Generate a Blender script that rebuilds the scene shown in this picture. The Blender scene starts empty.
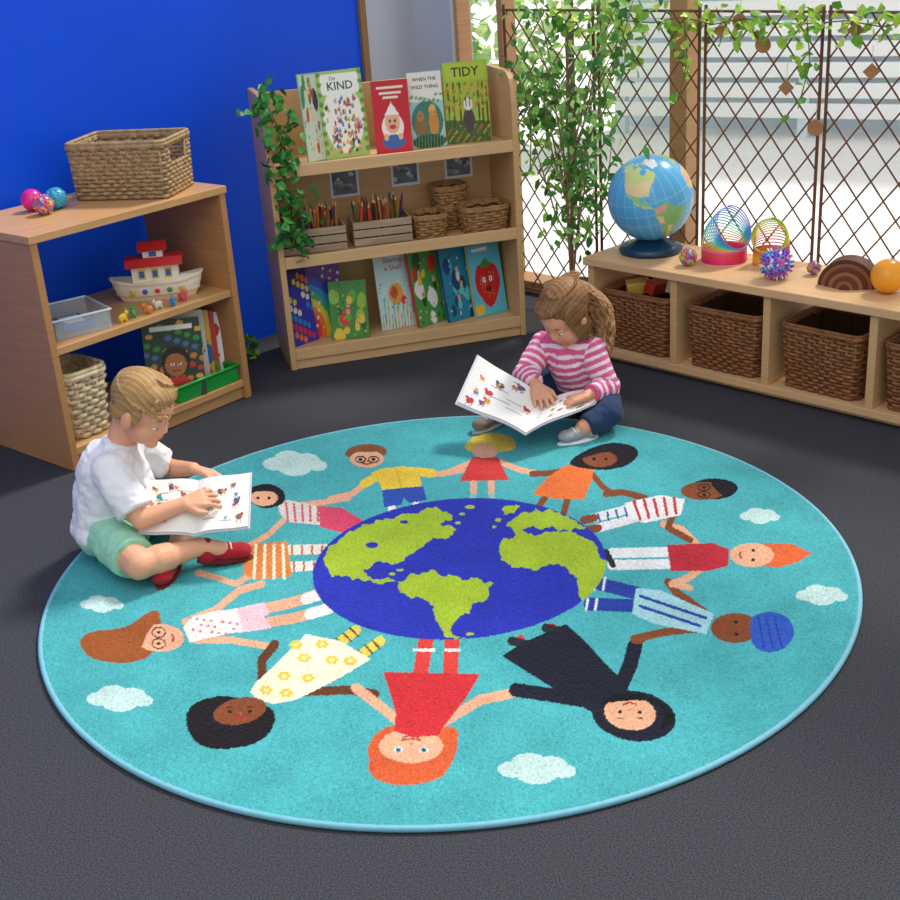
import bpy, bmesh, math, random, numpy as np
from mathutils import Vector, Matrix, Euler
random.seed(7); rng=np.random.default_rng(7)
S=bpy.context.scene; COL=S.collection
S.view_settings.view_transform='Standard'
V=Vector
def lin(h):
    h=h.lstrip('#'); o=[]
    if len(h)==3: h=''.join(c*2 for c in h)
    for i in (0,2,4):
        c=int(h[i:i+2],16)/255
        o.append(c/12.92 if c<=.04045 else ((c+.055)/1.055)**2.4)
    return tuple(o)
# ------------------------------------------------------------ materials
def mat(name,col='#ffffff',rough=.6,var=0.0,scale=20,stretch=(1,1,1),bump=0,bscale=None,attr=False,metal=0,trans=0,spec=.4,alpha=1,sss=0,sheen=0,bdist=.004):
    m=bpy.data.materials.new(name); m.use_nodes=True
    nt=m.node_tree; N=nt.nodes; L=nt.links; b=N['Principled BSDF']
    b.inputs['Roughness'].default_value=rough
    b.inputs['Metallic'].default_value=metal
    b.inputs['Specular IOR Level'].default_value=spec
    b.inputs['Transmission Weight'].default_value=trans
    b.inputs['Alpha'].default_value=alpha
    if sss:
        b.inputs['Subsurface Weight'].default_value=sss
        b.inputs['Subsurface Radius'].default_value=(.02,.008,.004)
    if sheen: b.inputs['Sheen Weight'].default_value=sheen
    c=lin(col)
    tc=N.new('ShaderNodeTexCoord'); mp=N.new('ShaderNodeMapping'); L.new(tc.outputs['Object'],mp.inputs['Vector'])
    mp.inputs['Scale'].default_value=stretch
    nz=N.new('ShaderNodeTexNoise'); nz.inputs['Scale'].default_value=scale; nz.inputs['Detail'].default_value=4
    L.new(mp.outputs[0],nz.inputs['Vector'])
    mr=N.new('ShaderNodeMapRange'); mr.inputs['From Min'].default_value=.3; mr.inputs['From Max'].default_value=.7
    mr.inputs['To Min'].default_value=1-var; mr.inputs['To Max'].default_value=1+var
    L.new(nz.outputs['Fac'],mr.inputs['Value'])
    vm=N.new('ShaderNodeVectorMath'); vm.operation='SCALE'
    if attr:
        at=N.new('ShaderNodeAttribute'); at.attribute_name='Col'; L.new(at.outputs['Color'],vm.inputs[0])
    else: vm.inputs[0].default_value=c
    L.new(mr.outputs[0],vm.inputs['Scale']); L.new(vm.outputs[0],b.inputs['Base Color'])
    if bump:
        n2=N.new('ShaderNodeTexNoise'); n2.inputs['Scale'].default_value=bscale or scale*3; n2.inputs['Detail'].default_value=3
        L.new(mp.outputs[0],n2.inputs['Vector'])
        bp=N.new('ShaderNodeBump'); bp.inputs['Strength'].default_value=bump; bp.inputs['Distance'].default_value=bdist
        L.new(n2.outputs['Fac'],bp.inputs['Height']); L.new(bp.outputs[0],b.inputs['Normal'])
    return m
# ------------------------------------------------------------ mesh builder
class MB:
    def __init__(s): s.v=[];s.f=[];s.m=[];s.c=[]
    def add(s,vs,fs,mi=0,col=None,cols=None):
        o=len(s.v); s.v+=[tuple(v) for v in vs]
        s.f+=[tuple(o+i for i in f) for f in fs]; s.m+=[mi]*len(fs)
        if cols is not None: s.c+=[tuple(c) for c in cols]
        else: s.c+=[lin(col) if col else (1,1,1)]*len(vs)
    def box(s,x0,x1,y0,y1,z0,z1,mi=0,col=None,M=None):
        vs=[V((x,y,z)) for x in (x0,x1) for y in (y0,y1) for z in (z0,z1)]
        if M is not None: vs=[M@v for v in vs]
        s.add(vs,[(0,1,3,2),(4,6,7,5),(0,4,5,1),(2,3,7,6),(0,2,6,4),(1,5,7,3)],mi,col)
    def tube(s,path,r,n=8,closed=False,mi=0,col=None,cols=None,caps=True,flat=None):
        P=[V(p) for p in path]; k=len(P)
        R=[r]*k if not hasattr(r,'__len__') else r
        vs=[];cc=[]
        T=[]
        for i in range(k):
            a=P[(i-1)%k] if (closed or i>0) else P[i]; b=P[(i+1)%k] if (closed or i<k-1) else P[i]
            t=(b-a); T.append(t.normalized() if t.length>1e-9 else V((0,0,1)))
        up=V((0,0,1)) if abs(T[0].z)<.9 else V((1,0,0))
        nrm=(up-T[0]*up.dot(T[0])).normalized()
        for i in range(k):
            nrm=(nrm-T[i]*nrm.dot(T[i]))
            nrm=nrm.normalized() if nrm.length>1e-6 else T[i].orthogonal().normalized()
            bi=T[i].cross(nrm)
            for j in range(n):
                a=2*math.pi*j/n
                vs.append(P[i]+(nrm*math.cos(a)+bi*math.sin(a))*R[i]); cc.append(cols[i] if cols else (lin(col) if col else (1,1,1)))
        fs=[]
        for i in range(k if closed else k-1):
            for j in range(n):
                a=i*n+j;b=i*n+(j+1)%n;c=((i+1)%k)*n+(j+1)%n;d=((i+1)%k)*n+j
                fs.append((a,d,c,b))
        if caps and not closed: fs+= [tuple(range(n)),tuple(reversed(range((k-1)*n,k*n)))]
        s.add(vs,fs,mi,cols=cc)
    def ball(s,c,r,M=None,seg=16,ring=10,mi=0,col=None):
        if not hasattr(r,'__len__'): r=(r,r,r)
        M=M or Matrix.Identity(3); c=V(c); vs=[c+M@V((0,0,r[2]))]
        for i in range(1,ring):
            t=math.pi*i/ring
            for j in range(seg):
                a=2*math.pi*j/seg
                vs.append(c+M@V((r[0]*math.sin(t)*math.cos(a),r[1]*math.sin(t)*math.sin(a),r[2]*math.cos(t))))
        vs.append(c+M@V((0,0,-r[2]))); fs=[]
        for j in range(seg):
            fs.append((0,1+j,1+(j+1)%seg)); e=len(vs)-1
            fs.append((e,1+(ring-2)*seg+(j+1)%seg,1+(ring-2)*seg+j))
            for i in range(ring-2):
                a=1+i*seg+j;b=1+i*seg+(j+1)%seg
                fs.append((a,a+seg,b+seg,b))
        s.add(vs,fs,mi,col)
    def prism(s,pts,fn,mi=0,col=None):
        n=len(pts); vs=[fn(p,0) for p in pts]+[fn(p,1) for p in pts]
        fs=[tuple(range(n)),tuple(reversed(range(n,2*n)))]+[(i,i+n,(i+1)%n+n,(i+1)%n) for i in range(n)]
        s.add(vs,fs,mi,col)
    def text(s,body,M,size,col,ax='CENTER'):
        cu=bpy.data.curves.new('t','FONT'); cu.body=body; cu.size=size; cu.align_x=ax; cu.align_y='CENTER'; cu.resolution_u=2; cu.offset=size*.012
        o=bpy.data.objects.new('t',cu); COL.objects.link(o)
        dg=bpy.context.evaluated_depsgraph_get(); me=bpy.data.meshes.new_from_object(o.evaluated_get(dg))
        s.add([M@v.co for v in me.vertices],[tuple(p.vertices) for p in me.polygons],0,col)
        bpy.data.objects.remove(o); bpy.data.curves.remove(cu); bpy.data.meshes.remove(me)
def meta(o,label=None,cat=None,group=None,kind=None):
    if label:o['label']=label
    if cat:o['category']=cat
    if group:o['group']=group
    if kind:o['kind']=kind
    return o
def fixn(me):
    bm=bmesh.new(); bm.from_mesh(me); bmesh.ops.recalc_face_normals(bm,faces=bm.faces); bm.to_mesh(me); bm.free()
def obj(name,mb,mats,parent=None,loc=(0,0,0),rot=(0,0,0),label=None,cat=None,group=None,kind=None,smooth=False,bevel=0,fix=True):
    me=bpy.data.meshes.new(name); me.from_pydata(mb.v,[],mb.f)
    if not isinstance(mats,(list,tuple)): mats=[mats]
    for m in mats: me.materials.append(m)
    me.polygons.foreach_set('material_index',mb.m)
    a=me.color_attributes.new('Col','FLOAT_COLOR','POINT')
    c=np.ones((len(mb.v),4),dtype=np.float32); c[:,:3]=np.array(mb.c); a.data.foreach_set('color',c.ravel())
    if fix: fixn(me)
    if smooth: me.polygons.foreach_set('use_smooth',[True]*len(me.polygons))
    me.update()
    o=bpy.data.objects.new(name,me); COL.objects.link(o); o.location=loc; o.rotation_euler=rot
    if parent: o.parent=parent
    if bevel:
        b=o.modifiers.new('b','BEVEL'); b.width=bevel; b.segments=2; b.limit_method='ANGLE'
    return meta(o,label,cat,group,kind)
def empty(name,loc,rot=(0,0,0),label=None,cat=None,group=None):
    o=bpy.data.objects.new(name,None); COL.objects.link(o); o.location=loc; o.rotation_euler=rot; o.empty_display_size=.05
    return meta(o,label,cat,group)
def dup(root,loc,rot=None,label=None):
    n=root.copy(); COL.objects.link(n); n.location=loc
    if rot is not None: n.rotation_euler=rot
    if label: n['label']=label
    for ch in root.children:
        c=ch.copy(); COL.objects.link(c); c.parent=n
        for g in ch.children:
            h=g.copy(); COL.objects.link(h); h.parent=c
    return n
class FR:
    def __init__(s,o,rz): s.o=o;s.rz=rz;s.c=math.cos(rz);s.s=math.sin(rz)
    def __call__(s,x,y,z): return V((s.o[0]+x*s.c-y*s.s, s.o[1]+x*s.s+y*s.c, z))
# ------------------------------------------------------------ painter
class Paint:
    def __init__(s,X,Y,base): s.X=X;s.Y=Y;s.C=np.tile(np.array(lin(base),dtype=np.float32),(len(X),1))
    def _poly(s,pts):
        pts=np.array(pts,float); x0,y0=pts.min(0);x1,y1=pts.max(0)
        idx=np.nonzero((s.X>=x0)&(s.X<=x1)&(s.Y>=y0)&(s.Y<=y1))[0]
        if not len(idx): return idx
        X=s.X[idx];Y=s.Y[idx];ins=np.zeros(len(idx),bool);n=len(pts)
        for i in range(n):
            xa,ya=pts[i];xb,yb=pts[(i+1)%n]
            if ya==yb: continue
            c=((ya>Y)!=(yb>Y))&(X<(xb-xa)*(Y-ya)/(yb-ya)+xa); ins^=c
        return idx[ins]
    def poly(s,pts,col): s.C[s._poly(pts)]=lin(col)
    def blob(s,pts,col):
        P=[np.array(p,float) for p in pts];n=len(P);o=[]
        for i in range(n):
            a,b,c,d=P[i-1],P[i],P[(i+1)%n],P[(i+2)%n]
            for t in (0,.2,.4,.6,.8):
                o.append(.5*((2*b)+(-a+c)*t+(2*a-5*b+4*c-d)*t*t+(-a+3*b-3*c+d)*t**3))
        s.poly(o,col)
    def coast(s,pts,col,amp=1.6,seed=1):
        r=random.Random(seed); P=[V((p[0],p[1])) for p in pts]
        for it in range(3):
            o=[]; n=len(P)
            for i in range(n):
                a,b=P[i],P[(i+1)%n]; m=(a+b)/2; d=b-a
                if d.length>2.5: m=m+V((-d.y,d.x))*r.uniform(-.16,.16)*amp
                o+=[a,m]
            P=o
        s.poly([tuple(p) for p in P],col)
    def ell(s,cx,cy,rx,ry,col,rot=0):
        c,q=math.cos(math.radians(rot)),math.sin(math.radians(rot)); dx=s.X-cx;dy=s.Y-cy
        u=(dx*c+dy*q)/rx;v=(-dx*q+dy*c)/ry; s.C[u*u+v*v<=1]=lin(col)
    def ring(s,cx,cy,rx,ry,w,col):
        dx=s.X-cx;dy=s.Y-cy
        s.C[((dx/rx)**2+(dy/ry)**2<=1)&((dx/(rx-w))**2+(dy/(ry-w))**2>1)]=lin(col)
    def line(s,pts,w,col):
        for (xa,ya),(xb,yb) in zip(pts[:-1],pts[1:]):
            dx=xb-xa;dy=yb-ya;l=dx*dx+dy*dy+1e-12
            t=np.clip(((s.X-xa)*dx+(s.Y-ya)*dy)/l,0,1)
            s.C[(s.X-xa-t*dx)**2+(s.Y-ya-t*dy)**2<=(w/2)**2]=lin(col)
# ------------------------------------------------------------ common materials
VC=mat('printed_card',attr=True,rough=.35)
VCM=mat('matte_colour',attr=True,rough=.7,var=.06,scale=60)
PLA=mat('glossy_plastic',attr=True,rough=.25,spec=.5)
PAINTW=mat('painted_wood',attr=True,rough=.5,var=.05,scale=40)
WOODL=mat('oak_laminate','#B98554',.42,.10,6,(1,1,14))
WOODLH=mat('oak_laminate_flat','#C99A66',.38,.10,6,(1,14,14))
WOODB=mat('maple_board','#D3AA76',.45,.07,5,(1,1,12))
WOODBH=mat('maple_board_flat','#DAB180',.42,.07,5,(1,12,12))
WICK=mat('brown_wicker','#8E5C35',.5,.35,60,bump=.6,bscale=200)
WICKL=mat('seagrass_wicker','#A68A62',.65,.35,60,bump=.6,bscale=200)
WICKB=mat('willow_wicker','#A57C4E',.65,.35,60,bump=.6,bscale=200)
WICKW=mat('pale_wicker','#D8C49E',.65,.3,60,bump=.6,bscale=200)
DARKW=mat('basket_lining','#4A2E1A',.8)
PAGE=mat('paper_pages','#EFEBE2',.7,.04,200,(1,1,1))
SKIN=mat('skin',attr=True,rough=.5,sss=.12,spec=.35,bump=.1,bscale=400)
# ============================================================ SETTING
A=(-1.13,.78); RZL=math.radians(49.4); FL=FR(A,RZL)
FB=FR((-.53,1.58),math.radians(14.7))
RZN=math.radians(-46.2); FN=FR((.55,1.51),RZN)
dL=V((math.cos(RZL),math.sin(RZL),0)); nL=V((-math.sin(RZL),math.cos(RZL),0))
dN=V((math.cos(RZN),math.sin(RZN),0)); nN=V((-math.sin(RZN),math.cos(RZN),0))
Wp=V((A[0],A[1],0))+nL*.46
q=V((.55,1.51,0))+nN*.5
a11,a12,a21,a22=dL.x,dN.x,dL.y,dN.y; bx,by=q.x-Wp.x,q.y-Wp.y
det=a11*(-a22)-(-a12)*a21
tc=(bx*(-a22)+a12*by)/det; CR=Wp+dL*tc
def wallbox(name,p,d,n,l,th,z0,z1,m,label):
    mb=MB(); mb.box(0,l,0,th,z0,z1)
    return obj(name,mb,m,loc=p,rot=(0,0,math.atan2(d.y,d.x)),label=label,cat='wall',kind='structure')
BLUE=mat('blue_paint','#0050E8',.5,.03,3,bump=.05,bscale=150,spec=.25)
GREY=mat('grey_white_paint','#B9C1D0',.6,.03,3)
tb=tc-.34
wallbox('wall_left',Wp-dL*2.2,dL,nL,2.2+tb,.12,0,2.5,BLUE,'bright royal blue painted wall behind the shelving')
TR=mat('oak_trim','#8C6A45',.5,.1,6,(1,1,14))
mb=MB(); mb.box(0,.035,-.015,.12,0,2.5); obj('trim_1',mb,TR,loc=Wp+dL*tb,rot=(0,0,RZL),label='narrow wooden trim strip ending the blue wall',cat='trim',kind='structure',bevel=.002)
wallbox('wall_corner',Wp+dL*(tb+.035),dL,nL,.34+.1,.12,0,2.5,GREY,'pale grey painted wall section in the room corner')
wallbox('wall_back',CR+dN*.0,dN,nN,.22,.12,0,2.5,GREY,'pale grey painted pier beside the window')
WF=mat('window_timber','#B98D5E',.5,.1,6,(1,1,14))
mb=MB(); 
for x0,x1 in ((.22,.235),(.455,.485),(1.29,1.365),(2.4,2.48),(3.4,3.48)): mb.box(x0,x1,.02,.1,.03,2.3)
mb.box(.22,3.6,.0,.12,0,.05); mb.box(.22,3.6,.0,.12,2.3,2.5)
obj('window_1',mb,WF,loc=CR,rot=(0,0,RZN),label='floor to ceiling timber framed window',cat='window',kind='structure',bevel=.003)
FLm=mat('charcoal_carpet','#404146',.95,.6,300,bump=.35,bscale=520,spec=.08)
mb=MB(); c0=CR+V((0,.1,0)); pl=c0-dL*6.5; pr=c0+dN*6.5; pb=pl+dN*6.5
mb.add([c0,pl,pb,pr],[(0,1,2,3)]); obj('floor',mb,FLm,label='dark charcoal grey flecked carpet floor',cat='floor',kind='structure')
GR=mat('patio_paving','#F8F5F0',.9,.03,3)
mb=MB(); 
g0=CR+nN*.12-dN*12; mb.add([g0,g0+dN*40,g0+dN*40+nN*40,g0+nN*40],[(0,1,2,3)]); mb.v=[(x,y,-.03) for x,y,z in mb.v]
obj('ground',mb,GR,label='pale sunlit patio paving outside the window',cat='ground',kind='structure')
FW=mat('white_fence_paint','#FEFEFE',.6,.02,8); 
mb=MB()
for i in range(15): mb.box(0,6.4,0,.02,.1+i*.13,.1+i*.13+.095)
for i in range(6): mb.box(i*1.28,i*1.28+.07,.02,.1,-.03,2.05,mi=1)
PT=mat('grey_green_posts','#DCEAF0',.7)
mb.box(-.05,6.4,.3,.32,-.03,1.9,mi=1)
obj('garden_fence',mb,[FW,PT],loc=(1.35,6.3,0),rot=(0,0,math.radians(-30)),label='white horizontal slatted garden fence outdoors',cat='fence')
LEAF=mat('foliage',attr=True,rough=.45,var=.15,scale=40,sss=.35)
def leaf(mb,c,d,up,L,W,col):
    d=V(d).normalized(); s=d.cross(V(up)); s=s.normalized() if s.length>1e-4 else d.orthogonal().normalized(); n=s.cross(d)
    c=V(c); vs=[c,c+d*L*.35+s*W*.5+n*W*.12,c+d*L*.75+s*W*.32+n*W*.1,c+d*L-n*W*.15,c+d*L*.75-s*W*.32+n*W*.1,c+d*L*.35-s*W*.5+n*W*.12,c+d*L*.5]
    mb.add(vs,[(0,1,6,5),(1,2,6),(5,6,4),(2,3,4,6)],0,col)
def rdir(zb=0):
    v=V((random.gauss(0,1),random.gauss(0,1),random.gauss(0,1)+zb)); return v.normalized()
GREENS=['#4A8A38','#3C7A2F','#69A845','#8CC45A','#579A48','#A4D06C']
for bi,(bx_,by_,br,bh) in enumerate(((1.0,5.9,.5,1.8),(.15,4.9,.3,1.2))):
    mb=MB()
    for i in range(420):
        d=rdir(.2); r=br*random.uniform(.55,1)
        leaf(mb,(d.x*r,d.y*r,bh*.5+d.z*bh*.5*random.uniform(.6,1)),rdir(),(0,0,1),.14,.08,random.choice(['#B6D888','#CAE49E','#D8EBB0','#A4CC7E']))
    mb.tube([(0,0,-.03),(0,0,bh*.6)],.03,6,col='#5A4630')
    obj('garden_shrub',mb,LEAF,loc=(bx_,by_,0),label='pale leafy green garden shrub standing on the patio',cat='shrub',group='shrubs outside the window',fix=False)
# ============================================================ RUG
fpx,th,ph,Hc,cx,cy=1263.7,math.radians(23.17),math.radians(3.96),1.518,.027,-2.801
Rv=V((math.cos(ph),-math.sin(th)*math.sin(ph),-math.cos(th)*math.sin(ph)))
Uv=V((math.sin(ph),math.sin(th)*math.cos(ph),math.cos(th)*math.cos(ph)))
Fv=V((0,math.cos(th),-math.sin(th)))
def sheet(x,y):
    dx=x-cx;dy=y-cy;dz=.012-Hc
    w=dx*Fv.x+dy*Fv.y+dz*Fv.z
    return 450+fpx*(dx*Rv.x+dy*Rv.y+dz*Rv.z)/w, 450-fpx*(dx*Uv.x+dy*Uv.y+dz*Uv.z)/w
st=.0026; n=int(2.0/st)+1
g=np.linspace(-1,1,n); GX,GY=np.meshgrid(g,g); gx=GX.ravel();gy=GY.ravel()
inside=(gx**2+gy**2)<=.985**2
idm=-np.ones(n*n,dtype=np.int64); idm[inside]=np.arange(inside.sum())
ii=np.arange(n*n).reshape(n,n); qd=np.stack([ii[:-1,:-1],ii[:-1,1:],ii[1:,1:],ii[1:,:-1]],-1).reshape(-1,4)
qd=idm[qd]; qd=qd[(qd>=0).all(1)]
vx=gx[inside];vy=gy[inside]; PX,PY=sheet(vx,vy)
P=Paint(PX,PY,'#44B4BA')
sk='#EFB08A'; br='#8B4A26'; dk='#6B3A20'
def cloud(x,y,s):
    for a,b,r in ((-18,2,11),(-6,-4,13),(10,-1,13),(20,4,9),(0,5,16)): P.ell(x+a*s,y+b*s*.8,r*s,r*s*.55,'#C4E4DF')
for x,y,s in ((295,462,1.1),(102,603,.75),(120,697,1.15),(537,767,1.35),(760,515,.7),(822,594,.9)): cloud(x,y,s)
def face(x,y,rx,ry,col,rot=0,glass=False,dirn=1,eyes=True):
    P.ell(x,y,rx,ry,col,rot)
    for sx in (-1,1):
        ex,ey=x+sx*rx*.38,y+dirn*ry*.05
        if glass: P.ring(ex,ey,rx*.34,ry*.42,1.3,'#2a2020')
        if eyes:
            P.ell(ex,ey,2.0,1.6,'#1b1b22')
            P.line([(ex-2.5,ey-dirn*ry*.34),(ex+2.5,ey-dirn*ry*.36)],1.1,'#3a2218')
    P.line([(x,y+dirn*ry*.15),(x+1,y+dirn*ry*.28)],1.2,'#B5714E')
    P.line([(x-rx*.25,y+dirn*ry*.5),(x,y+dirn*ry*.62),(x+rx*.25,y+dirn*ry*.5)],1.7,'#A8342c')
def sface(x,y,rx,ry,col,d,glass=False):
    P.ell(x,y,rx,ry,col)
    for sy in (-1,1):
        ex,ey=x-d*rx*.05,y+sy*ry*.4
        if glass: P.ring(ex,ey,rx*.3,ry*.4,1.2,'#2a2020')
        P.ell(ex,ey,2,1.5,'#1b1b22')
    P.line([(x+d*rx*.5,y-ry*.25),(x+d*rx*.58,y),(x+d*rx*.5,y+ry*.25)],1.8,'#A8342c')
# 1 top girl
P.line([(473,504),(474,474)],6.5,sk);P.line([(492,504),(491,474)],6.5,sk);P.line([(473,505),(473,496)],6.5,'#8FC9C4');P.line([(492,505),(492,496)],6.5,'#8FC9C4')
P.line([(470,463),(446,473),(428,475)],5.5,sk);P.line([(500,462),(520,470),(542,474)],5.5,sk)
P.poly([(460,481),(472,457),(498,457),(509,480)],'#D8312F')
P.blob([(465,448),(475,436),(495,433),(512,438),(515,448),(500,452),(480,453)],'#E8C63A');P.ell(485,451,13,7,sk)
# 2 glasses boy
P.line([(392,514),(391,498)],7.5,sk);P.line([(417,512),(414,495)],7.5,sk);P.line([(392,514),(392,509)],8,'#F2F2EE');P.line([(417,510),(416,506)],8,'#F2F2EE')
P.line([(378,474),(352,494),(330,499)],6,sk);P.line([(412,471),(440,474),(462,470)],6,sk)
P.line([(382,473),(364,484)],8.5,'#F2CE2D');P.line([(408,471),(432,473)],8.5,'#F2CE2D')
P.poly([(371,473),(380,469),(404,466),(416,469),(420,478),(423,488),(383,492),(379,482)],'#F2CE2D'); P.line([(396,468),(402,490)],1.5,'#E0B51E')
P.poly([(382,490),(423,486),(427,500),(409,503),(404,498),(401,505),(384,507)],'#2351B8')
P.blob([(345,455),(352,447),(370,444),(385,448),(384,456),(360,459)],'#8A5228'); face(367,459,17,8.5,sk,glass=True)
P.blob([(345,454),(352,447),(370,444),(384,449),(375,452),(358,452)],'#8A5228')
# 3 dark haired girl
P.line([(348,520),(375,531)],6.5,sk);P.line([(338,528),(362,540)],6.5,sk);P.line([(366,527),(376,532)],6.5,'#F2EEEA');P.line([(354,536),(363,541)],6.5,'#F2EEEA')
P.line([(290,506),(325,502),(348,498)],5.5,sk);P.line([(286,518),(268,535),(250,545)],5.5,sk)
P.poly([(278,504),(288,500),(322,507),(320,525),(288,522),(280,514)],'#E7DAD2')
for k in range(5): P.line([(286+k*8,503+k*1.0),(288+k*7.5,521)],2.2,'#D6566A')
P.poly([(319,506),(342,508),(364,521),(344,533),(320,527)],'#E4426A')
P.blob([(246,497),(252,487),(270,484),(284,492),(282,504),(262,508)],'#1E1B26'); P.ell(264,498,14,8,sk);P.blob([(247,492),(255,486),(270,484),(284,492),(265,491)],'#1E1B26')
P.ell(258,498,1.6,1.4,'#111111');P.ell(269,498,1.6,1.4,'#111111')
# 4 figure beside the book
P.line([(250,550),(236,548),(222,556)],6,sk);P.line([(252,574),(236,584),(214,577),(200,573)],6,sk);P.ell(200,573,5,3.5,sk)
P.line([(285,550),(330,549)],10,'#EDE7DA');P.line([(287,567),(328,565)],10,'#EDE7DA')
for k in range(4): P.line([(292+k*10,546),(292+k*10,554)],2,'#C9542F');P.line([(294+k*10,562),(294+k*10,571)],2,'#C9542F')
P.poly([(244,550),(256,544),(287,541),(292,576),(256,580),(243,574)],'#E2853A')
for k in range(4): P.line([(256+k*9,545),(254+k*10,578)],3,'#F6EBCB')
# 5 glasses girl
P.line([(185,622),(215,610),(240,590),(262,584)],7,sk);P.line([(196,640),(230,640),(268,646)],7,sk)
P.line([(255,611),(290,603),(322,593)],10.5,sk);P.line([(255,624),(295,618),(328,609)],10.5,sk)
P.line([(306,599),(326,592)],11,'#F3EDEA');P.line([(310,614),(330,608)],11,'#F3EDEA')
P.poly([(230,610),(264,602),(270,613),(264,617),(272,628),(238,633)],'#F0C4D2')
P.poly([(183,627),(192,617),(215,611),(236,609),(243,631),(208,638),(190,643)],'#F6EEEA')
for k in range(16): P.ell(190+(k*11)%48,618+(k*7)%17,1.8,1.4,'#E27F8B')
P.blob([(80,642),(92,632),(125,627),(150,612),(160,618),(160,634),(150,655),(125,663),(92,658)],'#A4561E')
sface(160,638,24,14,sk,1,True); P.blob([(130,628),(152,611),(160,616),(148,632),(138,652),(125,655)],'#A4561E')
# 6 afro
P.line([(262,692),(262,660),(275,644)],9,dk);P.line([(296,692),(350,690),(375,694)],9,dk)
P.line([(330,650),(356,630)],10,'#E8D24A');P.line([(352,662),(380,641)],10,'#E8D24A')
for k in range(3): P.line([(336+k*7,638-k*5),(344+k*7,646-k*5)],2,dk);P.line([(358+k*7,650-k*5),(365+k*7,658-k*5)],2,dk)
P.poly([(250,692),(256,682),(272,668),(290,650),(306,634),(340,641),(371,659),(350,672),(320,688),(296,700),(274,704),(258,700)],'#F6F2CF')
for x,y in ((266,690),(284,676),(304,658),(332,660),(308,678),(286,693),(322,644),(350,661),(296,645)):
    for a in range(6): P.ell(x+4.6*math.cos(a*1.047),y+3.1*math.sin(a*1.047),2.4,1.7,'#F2CB1E')
    P.ell(x,y,2,1.4,'#F6F2CF')
P.blob([(186,720),(194,704),(222,696),(255,702),(274,712),(270,732),(250,745),(215,749),(194,740)],'#1F1A20')
face(240,711,27,13,br,-12,dirn=1)
# 7 red dress
P.line([(426,640),(420,676)],15,'#E03A30');P.line([(452,640),(450,676)],15,'#E03A30')
P.line([(426,650),(414,650),(434,650)],3,'#F2F2EE');P.line([(446,650),(459,650)],3,'#F2F2EE')
P.line([(400,722),(375,702),(356,688)],10,sk);P.line([(440,724),(480,700),(518,692)],10,sk)
P.blob([(368,752),(378,732),(402,724),(440,727),(457,730),(455,755),(440,776),(410,784),(380,780)],'#DF5D28')
face(411,746,32,17,sk,dirn=-1,eyes=False)
P.poly([(383,672),(480,674),(466,698),(450,718),(438,735),(412,737),(394,731),(396,714),(390,692)],'#D4222C')
P.blob([(368,764),(385,758),(412,765),(440,760),(456,750),(442,776),(410,785),(378,780)],'#DF5D28')
for x in (398,424):
    P.ell(x,750,4.4,2.9,'#F4F4F0');P.ell(x,750,2.9,2.3,'#2F8FA0');P.ell(x,750,1.4,1.2,'#102030')
P.line([(402,740),(411,738.5),(420,740)],1.8,'#B83A30');P.line([(411,746),(412,743)],1.4,'#C98563')
# 8 hijab
P.line([(520,640),(530,662)],10,'#E03A30');P.line([(552,628),(562,645)],10,'#E03A30');P.line([(512,641),(526,644)],9,'#2a2a34');P.line([(546,628),(560,631)],9,'#2a2a34');P.line([(517,648),(529,649)],3,'#F1ECEA');P.line([(549,637),(561,636)],3,'#F1ECEA')
P.poly([(502,656),(520,644),(566,624),(584,640),(604,662),(626,684),(614,706),(600,716),(576,704),(540,680)],'#1D2030')
P.line([(594,702),(550,695),(516,690)],14,'#1D2030');P.line([(620,688),(630,665),(635,646)],15,'#1D2030')
P.ell(638,639,8,5,br)
P.ell(634,716,42,25,'#1D2030',8); face(630,713,26,17,sk,8,dirn=-1)
P.blob([(600,705),(615,695),(640,694),(662,704),(674,718),(660,730),(664,712),(645,701),(615,702)],'#14161F')
# 9 turban
P.line([(600,584),(640,594)],13,'#1F3FA8');P.line([(590,604),(638,606)],13,'#1F3FA8')
for k in range(2): P.line([(596+k*9,578),(594+k*9,590)],2.5,'#E8ECEE');P.line([(588+k*9,599),(586+k*9,610)],2.5,'#E8ECEE')
P.line([(700,628),(665,632),(638,638)],8,br);P.line([(704,612),(676,592),(668,582)],8,br)
P.poly([(636,588),(660,590),(714,614),(706,634),(655,624),(632,614)],'#A2D8E0')
P.line([(640,596),(706,618)],3,'#1F3FA8');P.line([(640,606),(700,626)],3,'#1F3FA8')
P.blob([(752,640),(756,618),(770,612),(788,618),(794,634),(784,648),(765,652)],'#2458C4')
sface(735,628,24,15,br,-1)
P.blob([(752,642),(752,618),(770,612),(788,618),(794,634),(784,648),(765,652)],'#2458C4')
for k in range(3): P.line([(758+k*8,616),(764+k*9,648)],1.6,'#1A3F98')
# 10 orange hair
P.line([(612,553),(668,552)],10,'#EDEFF0');P.line([(612,565),(668,564)],10,'#EDEFF0');P.line([(606,552),(613,565)],6,'#2A2A34')
P.line([(700,548),(682,530),(664,524)],7.5,sk);P.line([(704,566),(688,578),(672,584)],7.5,sk);P.line([(672,584),(690,588)],6,sk)
P.poly([(667,545),(712,543),(729,549),(728,566),(708,571),(671,571)],'#C62033')
P.poly([(764,543),(792,544),(812,553),(800,561),(778,568),(764,566)],'#E66327')
sface(752,555,22,12,sk,-1); P.poly([(768,545),(792,544),(812,553),(796,562),(772,566),(776,555)],'#E66327')
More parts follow.
